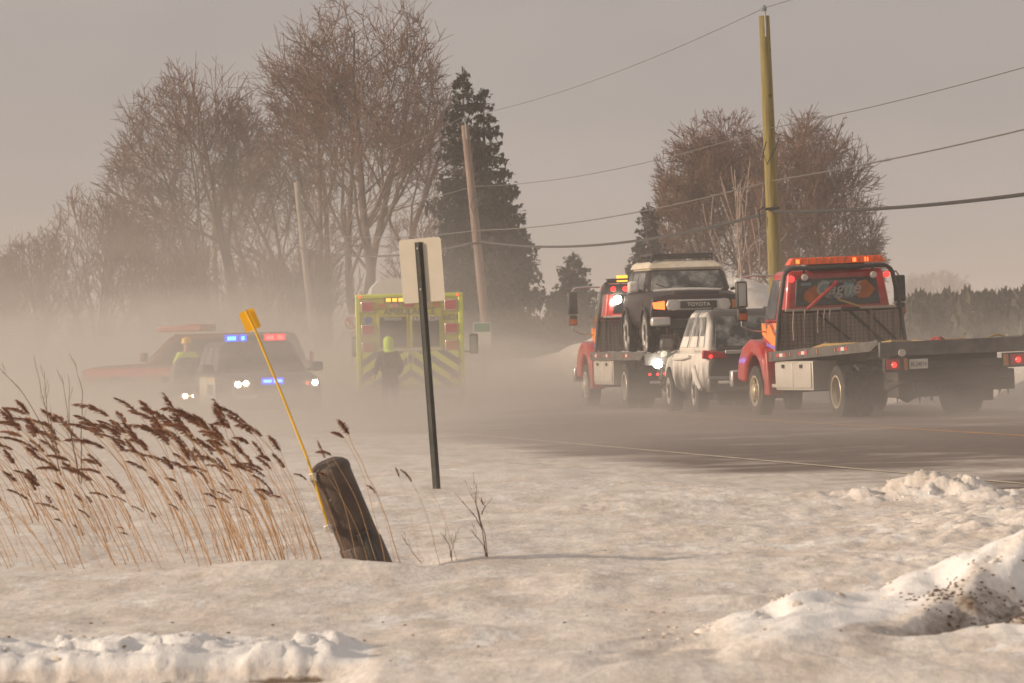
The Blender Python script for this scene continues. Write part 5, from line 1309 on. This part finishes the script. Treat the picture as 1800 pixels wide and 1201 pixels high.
lb = bx('light_bar', 'pink_lens', fw, -.62, .62, -.35, .75, 1.90, 2.04, .03)
bx('lit_segment', 'red_lens', lb, -.60, .60, -.34, .10, 2.045, 2.06)
st = MB()
for a in (0, 60, 120):
    c, s_ = cos(R(a + 90)), sin(R(a + 90)); q = [(-.035, -.16), (.035, -.16), (.035, .16), (-.035, .16)]
    st.prism([(x * s_ + z * c + -.62, -x * c + z * s_ + 1.46) for x, z in q], 'X', -.87, -.82)
st.build('medical_star', 'letter_blue', fw)

# ------------------------------------------------------------------ pale van whose rounded roof shows over the ambulance
xv = XD(692, 225)
vn = empty('box_van', (xv, 225, .35), R(3)); tag(vn, 'pale van with rounded roof fairing standing ahead of the ambulance', 'van')
MB().loft([(0, [(0, .6), (.80, .6), (.84, 1.6), (.82, 2.35), (.72, 2.95), (.45, 3.22), (0, 3.3)]), (3.6, [(0, .6), (.80, .6), (.84, 1.6), (.82, 2.35), (.72, 2.95), (.45, 3.22), (0, 3.3)]), (4.6, [(0, .6), (1.0, .6), (1.05, 1.5), (1.0, 2.0), (.8, 2.3), (.5, 2.4), (0, 2.45)]), (5.6, [(0, .6), (.95, .6), (1.0, 1.0), (.95, 1.3), (.7, 1.4), (.4, 1.42), (0, 1.43)])]).build('body', 'van_white', vn, smooth=True, ang=50)
for s in (-1, 1):
    wheel(vn, s * .95, 1.2, .36, .36, .24, s, rim='chassis'); wheel(vn, s * .95, 4.8, .36, .36, .24, s, rim='chassis')
    bx('tail_light', 'red_lens', vn, s * .95 - .06, s * .95 + .06, -.03, .0, 1.0, 1.5)
bx('rear_window', 'glass', vn, -.7, .7, -.02, 0, 1.6, 2.3)
bx('bumper', 'chassis', vn, -1.0, 1.0, -.12, .02, .42, .62, .02)
# ------------------------------------------------------------------ sign, cabinet, marker
def at_ground(px, D): x = XD(px, D); return Vector((x, D, ground_z(x, D)))
b = at_ground(760, 61.0); top = P(733, 426, 61.0)
sg = empty('road_sign', b, -R(20)); tag(sg, 'blank back of a cream road sign on a dark leaning channel post', 'road sign')
t = top - b; ln = t.length; ux = Vector((cos(math.atan2(t.x, t.z)), 0, -sin(math.atan2(t.x, t.z)))); uz = t.normalized()
def L2(u, v, w): return ux * u + uz * v + Vector((0, w, 0))
mb = MB()   # hat-section steel post
prof = [(-.040, .012), (-.024, .012), (-.016, -.022), (.016, -.022), (.024, .012), (.040, .012), (.040, .020), (.020, .020), (.012, -.014), (-.012, -.014), (-.020, .020), (-.040, .020)]
vs = []; n = len(prof)
for v in (-.3, ln): vs += [L2(u, v, w) for u, w in prof]
mb.add(vs, [(k, (k + 1) % n, n + (k + 1) % n, n + k) for k in range(n)] + [tuple(range(n)), tuple(range(n, 2 * n))])
post = mb.build('post', 'post_green', sg)
hl = MB()
v = .3
while v < ln:
    hl.add([L2(-.035, v, .009), L2(-.028, v, .009), L2(-.028, v + .012, .009), L2(-.035, v + .012, .009), L2(-.035, v, .0115), L2(-.028, v, .0115), L2(-.028, v + .012, .0115), L2(-.035, v + .012, .0115)], [(0, 3, 2, 1), (4, 5, 6, 7), (0, 1, 5, 4), (1, 2, 6, 5), (2, 3, 7, 6), (3, 0, 4, 7)]); v += .028
hl.build('post_hole', 'dark_hole', post)
def rrect(cu, cv, w, h, r, n=5):
    out = []
    for sx, sy, a0 in ((1, 1, 0), (-1, 1, 90), (-1, -1, 180), (1, -1, 270)):
        for i in range(n + 1):
            a = R(a0 + 90 * i / n); out.append((cu + sx * (w / 2 - r) + r * cos(a), cv + sy * (h / 2 - r) + r * sin(a)))
    return out
rr = rrect(.012, ln - .275, .44, .625, .035)
n = len(rr); MB().add([L2(u, v, .022) for u, v in rr] + [L2(u, v, .026) for u, v in rr], [tuple(range(n)), tuple(range(n, 2 * n))] + [(k, (k + 1) % n, n + (k + 1) % n, n + k) for k in range(n)]).build('sign_plate', 'sign_back', sg)
for v in (ln - .06, ln - .46): MB().lathe([(-.030, .010), (-.022, .012)], 'Y', L2(0, v, 0), 8).build('bolt', 'zinc', sg)

# leaning telecom cabinet
D0 = 40.7
b = at_ground(640, D0); b.z -= .03; topc = P(573, 812, D0 - .1)
pd = empty('utility_cabinet', b); tag(pd, 'leaning dark brown utility cabinet half buried in snow among the reeds', 'utility cabinet')
ax = (topc - b); lnp = ax.length; q = ax.to_track_quat('Z', 'Y'); rot = q.to_matrix().to_4x4()
mb = MB(); mb.M = rot
prof = [(-.25, .134), (0, .135), (lnp - .10, .134), (lnp - .07, .140), (lnp - .045, .138), (lnp - .015, .112), (lnp + .005, .075), (lnp + .010, .01)]
mb.lathe(prof, 'Z', (0, 0, 0), 40)
mb.build('shell', 'cabinet', pd, smooth=True, ang=50)
mb = MB(); mb.M = rot; mb.lathe([(-.2, .146), (.165, .146), (.175, .139), (.175, .10)], 'Z', (0, 0, 0), 40); mb.build('base_collar', 'cabinet', pd, smooth=True)
mb = MB(); mb.M = rot; mb.tube([(.11, .02, .20), (.155, .0, .20), (.165, 0, .15), (.165, 0, .04)], .036, 10); mb.box(.10, .175, -.05, .05, .17, .25); mb.build('lock_housing', 'black_plastic', pd, bevel=.01)
for (x, y, z) in ((.05, -.131, .10), (-.09, -.108, .46), (.085, -.10, .52)):
    mb = MB(); mb.M = rot; mb.lathe([(y - .006, .008), (y + .02, .011)], 'Y', (x, 0, z), 10); mb.build('bolt', 'zinc', pd)
mb = MB(); mb.M = rot; mb.box(-.138, -.131, -.055, -.040, .10, lnp - .16); mb.build('seam', 'dark_hole', pd)

# snow marker: yellow rod with plate clipped to the cabinet
pA, pB, pC = P(580, 934, D0 - .17), P(541, 808, D0 - .22), P(448, 580, D0 - .22)
pm = P(494, 690, D0 - .22)
mk = empty('snow_marker', pA); tag(mk, 'thin yellow marker rod with a small yellow plate, tilted left above the cabinet', 'marker')
mb = MB().tube([p - pA for p in (pA, pB, pm, pC, P(431, 545, D0 - .22))], .0085, 8); mb.build('rod', 'yellow_rod', mk, smooth=True)
d = (pC - pm).normalized(); rx = Vector((d.z, 0, -d.x)).normalized(); c = P(439, 563, D0 - .205) - pA
rr = rrect(0, 0, .105, .135, .014); n = len(rr)
MB().add([c + rx * u + d * v for u, v in rr] + [c + rx * u + d * v + Vector((0, .003, 0)) for u, v in rr], [tuple(range(n)), tuple(range(n, 2 * n))] + [(k, (k + 1) % n, n + (k + 1) % n, n + k) for k in range(n)]).build('plate', 'yellow_plate', mk)
for px, py in ((550, 838), (577, 929)):
    p_ = P(px, py, D0 - .20) - pA; MB().box(p_.x - .022, p_.x + .022, p_.y - .014, p_.y + .05, p_.z - .025, p_.z + .025).tube([p_ + Vector((-.03, 0, .01)), p_ + Vector((0, -.02, .02)), p_ + Vector((.025, 0, -.03))], .007, 6).build('clamp', 'aluminium', mk, bevel=.006)

# far signs
D1 = 168
b = Vector((XD(618, D1), D1, dip(XD(618, D1), D1))); s1 = empty('no_parking_sign', b); tag(s1, 'faint white no parking sign in the haze left of the ambulance', 'sign')
zc = P(616, 568, D1).z - b.z
MB().tube([(0, 0, -.1), (0, 0, zc + .2)], .03, 8).build('post', 'zinc', s1)
bx('sign_plate', 'sign_face', s1, -.20, .20, -.05, -.04, zc - .23, zc + .23, .003)
rg_ = MB(); ro, ri = .165, .135; k = 28
vs = [(ro * cos(2 * pi * i / k), -.056, zc + ro * sin(2 * pi * i / k)) for i in range(k)] + [(ri * cos(2 * pi * i / k), -.056, zc + ri * sin(2 * pi * i / k)) for i in range(k)] + [(ro * cos(2 * pi * i / k), -.051, zc + ro * sin(2 * pi * i / k)) for i in range(k)] + [(ri * cos(2 * pi * i / k), -.051, zc + ri * sin(2 * pi * i / k)) for i in range(k)]
fs = []
for i in range(k):
    j = (i + 1) % k; fs += [(i, j, k + j, k + i), (2 * k + i, 3 * k + i, 3 * k + j, 2 * k + j), (i, 2 * k + i, 2 * k + j, j), (k + i, k + j, 3 * k + j, 3 * k + i)]
rg_.add(vs, fs); rg_.hull8([(-.12, -.055, zc + .09), (-.09, -.055, zc + .12), (-.09, -.052, zc + .12), (-.12, -.052, zc + .09)], [(.09, -.055, zc - .12), (.12, -.055, zc - .09), (.12, -.052, zc - .09), (.09, -.052, zc - .12)])
rg_.build('prohibition_ring', 'sign_red', s1)
text('sign_letter', 'P', .24, 'letter_dark', s1, (0, -.053, zc), (R(90), 0, 0), .001)
D2 = 170
b = Vector((XD(847, D2), D2, 0)); s2 = empty('direction_sign', b); tag(s2, 'green topped sign board partly hidden by the right ambulance mirror', 'sign')
zc = P(843, 590, D2).z
MB().tube([(.05, 0, -.1), (.05, 0, zc + .3)], .03, 8).build('post', 'zinc', s2)
bx('sign_plate', 'sign_face', s2, -.22, .26, -.05, -.04, zc - .33, zc + .35, .003)
bx('green_band', 'sign_green', s2, -.20, .24, -.056, -.051, zc + .10, zc + .33)

# ------------------------------------------------------------------ reeds
rg = random.Random(77)
def reed_meshes(seed):
    r = random.Random(seed); lean = r.uniform(.20, .36); bend = r.uniform(.04, .16); pts = []; N = 9
    for i in range(N + 1):
        t = i / N; pts.append(Vector((-(lean * t + bend * t ** 3) + .006 * sin(t * 9 + seed), .04 * r.uniform(-1, 1) * t * 0 + .05 * t * r.choice((-1, 1)) * .3, t * (1 - .06 * t))))
    st = MB().tube(pts, [.0030 - .0015 * i / N for i in range(N + 1)], 5)
    me = bpy.data.meshes.new('reed'); me.from_pydata(st.v, [], st.f); me.shade_smooth(); me.materials.append(M['reed_stem'])
    # dry leaf blade or two
    k = pts[-1]; d = (pts[-1] - pts[-2]).normalized(); vs = []; fs = []
    L_ = r.uniform(.13, .24); droop = r.uniform(-.3, 2.2)
    r_w = r.uniform(.024, .038)
    axis = []; q = k - d * .04; dd = d.copy()
    for i in range(11):
        axis.append(q.copy()); dd = (dd + Vector((-.075 * droop, 0, -.030 * droop))).normalized(); q = q + dd * (L_ / 10)
    for i in range(150):
        t = r.random(); j = min(9, int(t * 10)); p = axis[j].lerp(axis[j + 1], t * 10 - j); ad = (axis[j + 1] - axis[j]).normalized()
        wd = r_w * sin(pi * min(1, t * .85 + .12)) ** .8 + .004
        o = rvec(r); o = (o - ad * o.dot(ad)).normalized()
        tip = p + o * wd * r.uniform(.4, 1.15) + ad * r.uniform(.012, .038) + Vector((-.006, 0, -.012))
        a = p + o * .002; s_ = ad.cross(o) * r.uniform(.003, .0075)
        b0 = len(vs); vs.extend([tuple(a - s_ * .4), tuple(a + s_ * .4), tuple((p + tip) / 2 + s_), tuple(tip), tuple((p + tip) / 2 - s_)]); fs.append((b0, b0 + 1, b0 + 2, b0 + 3, b0 + 4))
    mp_ = bpy.data.meshes.new('plume'); mp_.from_pydata(vs, [], fs); mp_.materials.append(M['reed_plume'])
    return me, mp_
RV = [reed_meshes(i) for i in range(14)]
def reed(px, D, h, label, group, plume=True, lx=1.0, v=None, ps=1.0):
    p = at_ground(px, D); me, mp_ = RV[v if v is not None else rg.randrange(len(RV))]
    o = bpy.data.objects.new('reed', me); C.objects.link(o); o.location = p - Vector((0, 0, .03)); o.rotation_euler = (rg.uniform(-.08, .08), rg.uniform(-.07, .07), rg.uniform(-.45, .45))
    o.scale = (h * lx, h, h); tag(o, label, 'reed', group)
    if plume:
        c = bpy.data.objects.new('plume', mp_); C.objects.link(c); c.parent = o
        if ps != 1.0:
            tip = Vector(me.vertices[len(me.vertices) - 3].co); c.scale = (ps, ps, ps); c.location = tip * (1 - ps)
    return o
LA, GA = 'dry brown reed bending left in the thick stand beside the cabinet', 'reeds of the thick stand'
for i in range(112):
    t = rg.random(); D = 40.2 + 5.5 * rg.random() ** 1.2; px = 330 + 235 * rg.random() ** .75 - (D - 40) * 6
    reed(px, D, rg.uniform(.36, 1.06), LA, GA, plume=rg.random() < .72, lx=rg.uniform(.8, 1.35))
LB, GB = 'short dry reed leaning left in the loose stand at the lower left edge', 'reeds of the loose left stand'
for i in range(62):
    D = 40.4 + 6 * rg.random(); px = rg.uniform(-20, 330)
    reed(px, D, rg.uniform(.26, .80), LB, GB, plume=rg.random() < .75, lx=rg.uniform(1.0, 1.8))
LC, GC = 'pale reed fading into blowing snow behind the loose left stand', 'hazy reeds at the back left'
for i in range(60):
    D = rg.uniform(47, 58); px = rg.uniform(30, 400) - (D - 47) * 6
    reed(px, D, rg.uniform(.70, 1.05), LC, GC, plume=rg.random() < .9, lx=rg.uniform(1.1, 1.9))
for i, (px, D, h, lx, v, lb) in enumerate((
        (668, 40.0, .92, .85, 1, 'reed arching over the right side of the cabinet with a ragged plume'), (700, 39.9, .98, 1.2, 4, 'tallest thin reed curving behind the cabinet top'),
        (733, 40.4, .70, .55, 7, 'upright reed with small plume, first right of the cabinet'), (765, 40.8, .62, .95, 9, 'reed crossing its neighbour right of the cabinet'),
        (795, 40.9, .56, .75, 2, 'plume-less reed between the cabinet and the sign post foot'), (655, 39.7, .80, 1.0, 3, 'reed crossing in front of the cabinet at the middle'),
        (640, 39.6, .62, 1.1, 5, 'short reed across the lower front of the cabinet'), (600, 39.7, .66, .9, 8, 'reed rising before the left edge of the cabinet'),
        (620, 39.5, .74, .8, 10, 'reed before the cabinet bending towards its clamp'), (686, 40.1, .55, .7, 11, 'low reed at the right foot of the cabinet'),
        (862, 40.9, .42, .5, 12, 'tiny reed beside the bare twigs at the right'), (582, 39.8, .58, .8, 0, 'low reed at the left foot of the cabinet'))):
    reed(px, D, h, lb, 'scattered reeds around the cabinet', plume=(i not in (4, 7)), lx=lx, v=v, ps=.8)

def weed(name, px, D, label, stems, seed):
    r = random.Random(seed); b = at_ground(px, D); root = empty(name, b); tag(root, label, 'weed'); mb = MB()
    for pts in stems:
        q = [P(x, y, D + r.uniform(-.1, .1)) - b for x, y in pts]
        # smooth resample
        out = []
        for i in range(len(q) - 1):
            for k in range(4): out.append(q[i].lerp(q[i + 1], k / 4) + rvec(r) * .0025)
        out.append(q[-1]); m = len(out)
        mb.tube(out, [.0045 - .0032 * i / (m - 1) for i in range(m)], 5)
        for k in range(3):
            i = r.randrange(m // 3, m - 1); d = (out[i + 1] - out[i]).normalized(); s_ = Vector((r.choice((-1, 1)) * .5, 0, .5))
            mb.tube([out[i], out[i] + (d + s_) * .03, out[i] + (d * 1.6 + s_) * r.uniform(.03, .06)], .0016, 4)
    mb.build('stem', 'weed', root, smooth=True)
weed('bare_weed', 120, 43, 'tall bare forked stems rising above the reeds at the left', [[(108, 835), (92, 780), (40, 690), (0, 648)], [(104, 800), (88, 740), (74, 690), (60, 625)], [(92, 770), (82, 720), (78, 650)], [(140, 850), (130, 790), (118, 720), (108, 660)], [(144, 850), (142, 770), (145, 690), (130, 632)], [(138, 830), (122, 750), (120, 660)], [(100, 800), (60, 745), (20, 735)]], 1)
weed('bare_weed', 858, 41, 'thin branching dark twigs right of the sign post foot', [[(860, 994), (852, 940), (838, 890), (829, 868)], [(848, 930), (836, 885), (838, 850)], [(856, 990), (848, 930), (832, 905), (812, 880)], [(862, 994), (850, 960), (828, 930)], [(846, 905), (852, 890), (845, 880)]], 2)
weed('bare_weed', 795, 41, 'small curled dark twig between the reeds and the branching twigs', [[(795, 1002), (793, 975), (797, 950)], [(794, 980), (790, 960), (780, 940)]], 3)
weed('bare_weed', 760, 42, 'dark broken stalk lying over the snow right of the cabinet', [[(757, 1005), (735, 985), (706, 940)], [(752, 1005), (740, 990)]], 4)

# ------------------------------------------------------------------ broken snow and frozen grit on the banks
rg = random.Random(31)
def clod(mb, p, r_):
    vs = []; n = 7; m_ = 4
    for i in range(m_ + 1):
        a = pi * i / m_
        for k in range(n):
            b_ = 2 * pi * k / n; q = Vector((sin(a) * cos(b_), sin(a) * sin(b_), .75 * cos(a)))
            q *= r_ * (1 + .9 * mnoise.noise(q * 2.3 + p * 7)); q.z *= .75; vs.append(tuple(p + q))
    mb.add(vs, [(i * n + k, i * n + (k + 1) % n, (i + 1) * n + (k + 1) % n, (i + 1) * n + k) for i in range(m_) for k in range(n)])
mb = MB()
for i in range(430):
    t = rg.random()
    if t < .40:
        x = rg.uniform(CREST[2].x, 2.7); y = rg.gauss(31.4, .5) if x > 1.2 else rg.gauss(30.3, .35)
    elif t < .68: x = XD(rg.gauss(1640, 60), 52); y = rg.gauss(52.3, 1.0)
    elif t < .97: x = rg.uniform(-2.6, -.75); y = rg.uniform(29.0, 30.6)
    else: x = rg.uniform(-2, 3); y = rg.uniform(31, 50)
    r_ = .005 + .020 * rg.random() ** 2.5
    if rg.random() < .06: r_ *= 1.8
    clod(mb, Vector((x, y, ground_z(x, y) - r_ * .15)), r_)
tag(mb.build('snow_chunks', 'snow', smooth=True, ang=60), kind='stuff')
mb = MB()
for i in range(420):
    t = rg.random()
    if t < .5: x, y = rg.gauss(XD(1740, 30), .13), rg.gauss(30.1, .45)
    elif t < .75: x, y = rg.gauss(XD(1640, 30.6), .09), rg.gauss(30.5, .3)
    elif t < .85: x, y = rg.gauss(XD(1500, 32.3), .12), rg.gauss(32.3, .12)
    else: x = rg.uniform(-2.5, 2.4); y = rg.uniform(28.7, 34) 
    r_ = rg.uniform(.003, .011)
    clod(mb, Vector((x, y, ground_z(x, y) + r_ * .2)), r_)
tag(mb.build('frozen_grit', 'weed', smooth=True, ang=60), kind='stuff')
# ------------------------------------------------------------------ people
def skin_mesh(name, m, parent, verts, edges, radii, sub=2, root=0):
    me = bpy.data.meshes.new(name); me.from_pydata(verts, edges, []); me.materials.append(M[m])
    o = bpy.data.objects.new(name, me); C.objects.link(o); o.parent = parent
    sk = o.modifiers.new('skin', 'SKIN'); sk.use_smooth_shade = True
    if not me.skin_vertices: me.skin_vertices.new() if hasattr(me.skin_vertices, 'new') else None
    for i, r_ in enumerate(radii):
        me.skin_vertices[0].data[i].radius = (r_, r_) if not isinstance(r_, tuple) else r_
    me.skin_vertices[0].data[root].use_root = True
    su = o.modifiers.new('sub', 'SUBSURF'); su.levels = sub; su.render_levels = sub
    dg = bpy.context.evaluated_depsgraph_get(); nm = bpy.data.meshes.new_from_object(o.evaluated_get(dg)); nm.name = name
    o.modifiers.clear(); o.data = nm; nm.shade_smooth()
    return o
def person(loc, rz, label, top_m, leg_m, hood_m, arms, lean=0.0, helmet=True, vest=None):
    rt = empty('person', loc, rz); tag(rt, label, 'person')
    # y = forward; standing 1.76 m
    V = []; Eg = []; Rd = []
    def n(p, r_, link=None):
        V.append(p); Rd.append(r_)
        if link is not None: Eg.append((link, len(V) - 1))
        return len(V) - 1
    f = lambda z: lean * max(0, z - .95)
    pel = n((0, f(.95), .95), (.15, .11)); wa = n((0, f(1.1), 1.10), (.135, .10), pel); ch = n((0, f(1.32), 1.32), (.165, .115), wa); nb = n((0, f(1.48), 1.48), (.075, .07), ch)
    hd0 = n((0, f(1.55) + .01, 1.56), (.062, .065), nb); hd1 = n((0, f(1.62) + .02, 1.64), (.078, .095), hd0); hd2 = n((0, f(1.7) + .01, 1.72), (.068, .082), hd1)
    J = {}
    for s in (-1, 1):
        sh = n((s * .175, f(1.42), 1.42), .062, ch)
        el, wr = arms[0 if s < 0 else 1]
        e = n(el, .046, sh); w = n(wr, .032, e); dv = (Vector(wr) - Vector(el)).normalized(); p = Vector(wr) + dv * .06
        pm_ = n(tuple(p), (.036, .022), w)
        side = dv.orthogonal().normalized(); J[s] = (sh, e, w)
        for k, (o_, l_) in enumerate(((-.030, .065), (-.010, .078), (.010, .074), (.028, .058))):
            a = n(tuple(p + dv * .035 + side * o_), .010, pm_); b2 = n(tuple(p + dv * (.035 + l_ * .55) + side * o_ + Vector((0, .008, 0))), .009, a); n(tuple(p + dv * (.035 + l_) + side * o_ + Vector((0, .022, -.004))), .008, b2)
        a = n(tuple(p - dv * .02 - side * .038), .011, pm_); n(tuple(p + dv * .02 - side * .058), .009, a)
        hip = n((s * .095, .0, .88), .095, pel); kn = n((s * .11, .02, .50), .062, hip); an = n((s * .12, -.01, .10), .042, kn); n((s * .125, .06, .04), .045, an); n((s * .13, .15, .03), .035, len(V) - 1)
    body = skin_mesh('body', 'skin', rt, V, Eg, Rd, 2, 0)
    # face: brow and nose ridge, eyes, ears
    hy = f(1.64) + .02
    fc = MB().tube([(0, hy + .085, 1.665), (0, hy + .108, 1.635), (0, hy + .098, 1.622)], [.008, .014, .010], 8); fc.tube([(-.022, hy + .088, 1.595), (.022, hy + .088, 1.595)], .006, 6)
    fc.build('nose_and_mouth', 'skin', body, smooth=True)
    for s in (-1, 1):
        MB().lathe([(hy + .080, .012), (hy + .090, .008), (hy + .092, .001)], 'Y', (s * .03, 0, 1.665), 8).build('eye', 'letter_dark', body)
        MB().tube([(s * .078, hy - .01, 1.62), (s * .088, hy - .02, 1.65), (s * .080, hy - .01, 1.68)], .010, 6).build('ear', 'skin', body)
    # jacket and trousers as their own continuous shells
    V2 = [V[pel], V[wa], V[ch], (V[nb][0], V[nb][1], 1.475)]; R2 = [(.175, .135), (.165, .125), (.195, .145), (.095, .09)]; E2 = [(0, 1), (1, 2), (2, 3)]
    for s in (-1, 1):
        a, b2, c_ = J[s]; i = len(V2); V2 += [V[a], V[b2], tuple(Vector(V[c_]) * .97 + Vector(V[b2]) * .03)]; R2 += [.085, .068, .052]; E2 += [(2, i), (i, i + 1), (i + 1, i + 2)]
    V2.append((0, V2[0][1], .80)); R2.append((.185, .14)); E2.append((0, len(V2) - 1))
    skin_mesh('jacket', top_m, rt, V2, E2, R2, 2, 0)
    V3 = [(0, 0, .90)]; R3 = [(.155, .12)]; E3 = []
    for s in (-1, 1):
        i = len(V3); V3 += [(s * .10, 0, .80), (s * .115, .02, .50), (s * .125, -.01, .14)]; R3 += [.105, .080, .068]; E3 += [(0, i), (i, i + 1), (i + 1, i + 2)]
        MB().tube([(s * .125, -.03, .14), (s * .125, -.01, .06), (s * .127, .08, .05), (s * .132, .17, .035)], [.055, .062, .055, .04], 10).build('boot', 'rubber', rt, smooth=True)
    skin_mesh('trousers', leg_m, rt, V3, E3, R3, 2, 0)
    hy = f(1.64)
    if helmet:
        MB().lathe([(1.67, .150), (1.675, .118), (1.74, .112), (1.79, .085), (1.815, .03)], 'Z', (0, hy, 0), 20).build('helmet', hood_m, rt, smooth=True)
    else:
        MB().lathe([(1.46, .15), (1.52, .105), (1.60, .112), (1.68, .116), (1.75, .10), (1.79, .06), (1.80, .02)], 'Z', (0, hy - .03, 0), 18).build('hood', hood_m, rt, smooth=True)
        MB().lathe([(1.22, .215), (1.34, .235), (1.46, .17), (1.52, .12)], 'Z', (0, hy - .05, 0), 20).build('shoulder_cape', hood_m, rt, smooth=True) if vest else None
    if helmet:
        MB().tube([(-.17, f(1.2) + .02, 1.02), (-.18, f(1.2), 1.35)], .03, 6).tube([(.17, f(1.2) + .02, 1.02), (.18, f(1.2), 1.35)], .03, 6).build('reflective_stripe', 'letter_white', rt)
    return rt
xq = XD(327, 137); person((xq, 137, dip(xq, 137) + .03), pi + .4, 'firefighter in yellow helmet and lime high-visibility jacket beside the hazy rescue wagon', 'hivis', 'navy_cloth', 'helmet_yellow',
        (((-.30, .03, 1.16), (-.24, .22, 1.02)), ((.30, .03, 1.16), (.25, .22, 1.02))), 0.05)
xq = XD(684, 134.5); person((xq, 134.5, dip(xq, 134.5) - .08), .35, 'person in dark coat with a bright lime hood standing behind the ambulance', 'navy_cloth', 'navy_cloth', 'hivis',
        (((-.27, .05, 1.16), (-.25, .22, 1.00)), ((.28, .02, 1.14), (.27, .20, .98))), 0.12, helmet=False)

# ------------------------------------------------------------------ air
def volume_box(name, x0, x1, y0, y1, z0, z1, m):
    o = MB().box(x0, x1, y0, y1, z0, z1)
    me = bpy.data.meshes.new(name); me.from_pydata(o.v, [], o.f); me.materials.append(m)
    ob = bpy.data.objects.new(name, me); C.objects.link(ob); tag(ob, kind='stuff'); return ob
m = bpy.data.materials.new('haze_air'); n, l = nodes_of(m); n.clear(); out = n.new('ShaderNodeOutputMaterial'); pv = n.new('ShaderNodeVolumePrincipled')
pv.inputs['Color'].default_value = (0.93, 0.89, 0.86, 1); pv.inputs['Density'].default_value = HAZE_D if 'HAZE_D' in globals() else 0.0006; pv.inputs['Anisotropy'].default_value = 0.5
l.new(pv.outputs[0], out.inputs['Volume'])
volume_box('haze', -3800, 3800, -700, 4400, -1.6, 20.5, m)

m = bpy.data.materials.new('blowing_snow'); n, l = nodes_of(m); n.clear(); out = n.new('ShaderNodeOutputMaterial'); pv = n.new('ShaderNodeVolumePrincipled')
pv.inputs['Color'].default_value = (0.90, 0.86, 0.81, 1); pv.inputs['Anisotropy'].default_value = 0.62
g = n.new('ShaderNodeNewGeometry'); sp = n.new('ShaderNodeSeparateXYZ'); l.new(g.outputs['Position'], sp.inputs[0])
def math_(op, a, b=None, clamp=False):
    q = n.new('ShaderNodeMath'); q.operation = op; q.use_clamp = clamp
    for i, v in enumerate((a, b)):
        if v is None: continue
        if isinstance(v, (int, float)): q.inputs[i].default_value = v
        else: l.new(v, q.inputs[i])
    return q.outputs[0]
def mrange(v, a, b, c, d):
    q = n.new('ShaderNodeMapRange'); q.interpolation_type = 'SMOOTHSTEP'
    for i, k in enumerate((a, b, c, d)): q.inputs[i + 1].default_value = k
    l.new(v, q.inputs[0]); return q.outputs[0]
mp = n.new('ShaderNodeMapping'); mp.inputs['Scale'].default_value = (0.12, 0.034, 0.50); l.new(g.outputs['Position'], mp.inputs[0])
nz = n.new('ShaderNodeTexNoise'); nz.inputs['Scale'].default_value = 1.0; nz.inputs['Detail'].default_value = 3; nz.inputs['Roughness'].default_value = .6; nz.inputs['Distortion'].default_value = .5
l.new(mp.outputs[0], nz.inputs['Vector'])
noi = mrange(nz.outputs[0], .32, .68, .08, 2.1)
zs = math_('MULTIPLY', mrange(sp.outputs[0], 4.0, -9.0, .58, .92), mrange(nz.outputs[0], .3, .7, .75, 1.25))
fall = math_('POWER', 2.71828, math_('MULTIPLY', math_('DIVIDE', sp.outputs[2], zs), -1.0))
side = mrange(sp.outputs[0], 4.0, -4, .48, .95)
yr = math_('MULTIPLY', mrange(sp.outputs[1], 66, 108, .16, 1.0), mrange(sp.outputs[1], 150, 230, 1.0, .35))
dn = math_('MULTIPLY', math_('MULTIPLY', fall, noi), math_('MULTIPLY', side, yr))
dn = math_('MULTIPLY', dn, 0.104)
m3 = n.new('ShaderNodeMapping'); m3.inputs['Scale'].default_value = (0.10, 0.022, 0.42); m3.inputs['Rotation'].default_value = (0, R(12), 0); l.new(g.outputs['Position'], m3.inputs[0])
nz2_ = n.new('ShaderNodeTexNoise'); nz2_.inputs['Scale'].default_value = 1.0; nz2_.inputs['Detail'].default_value = 2; nz2_.inputs['Distortion'].default_value = .8; l.new(m3.outputs[0], nz2_.inputs['Vector'])
thin = math_('MULTIPLY', math_('POWER', 2.71828, math_('MULTIPLY', sp.outputs[2], -0.36)), math_('MULTIPLY', mrange(sp.outputs[0], 2.0, -8.0, .12, 1.0), mrange(nz2_.outputs[0], .36, .64, .25, 1.9)))
dn = math_('ADD', dn, math_('MULTIPLY', math_('MULTIPLY', thin, mrange(sp.outputs[1], 72, 130, 0.05, 1.0)), 0.0066))
m2 = n.new('ShaderNodeMapping'); m2.inputs['Scale'].default_value = (0.16, 0.075, 0.3); m2.inputs['Rotation'].default_value = (0, 0, R(8)); l.new(g.outputs['Position'], m2.inputs[0])
nz2 = n.new('ShaderNodeTexNoise'); nz2.inputs['Scale'].default_value = 1.0; nz2.inputs['Detail'].default_value = 3; nz2.inputs['Distortion'].default_value = .6; l.new(m2.outputs[0], nz2.inputs['Vector'])
skim = math_('MULTIPLY', math_('POWER', 2.71828, math_('MULTIPLY', sp.outputs[2], -4.0)), math_('MULTIPLY', mrange(nz2.outputs[0], .44, .66, 0, .055), mrange(sp.outputs[1], 60, 80, .2, 1.0)))
dn = math_('ADD', dn, skim)
l.new(dn, pv.inputs['Density']); l.new(pv.outputs[0], out.inputs['Volume'])
volume_box('blowing_snow', -90, 60, 56, 330, -1.2, 8.0, m)
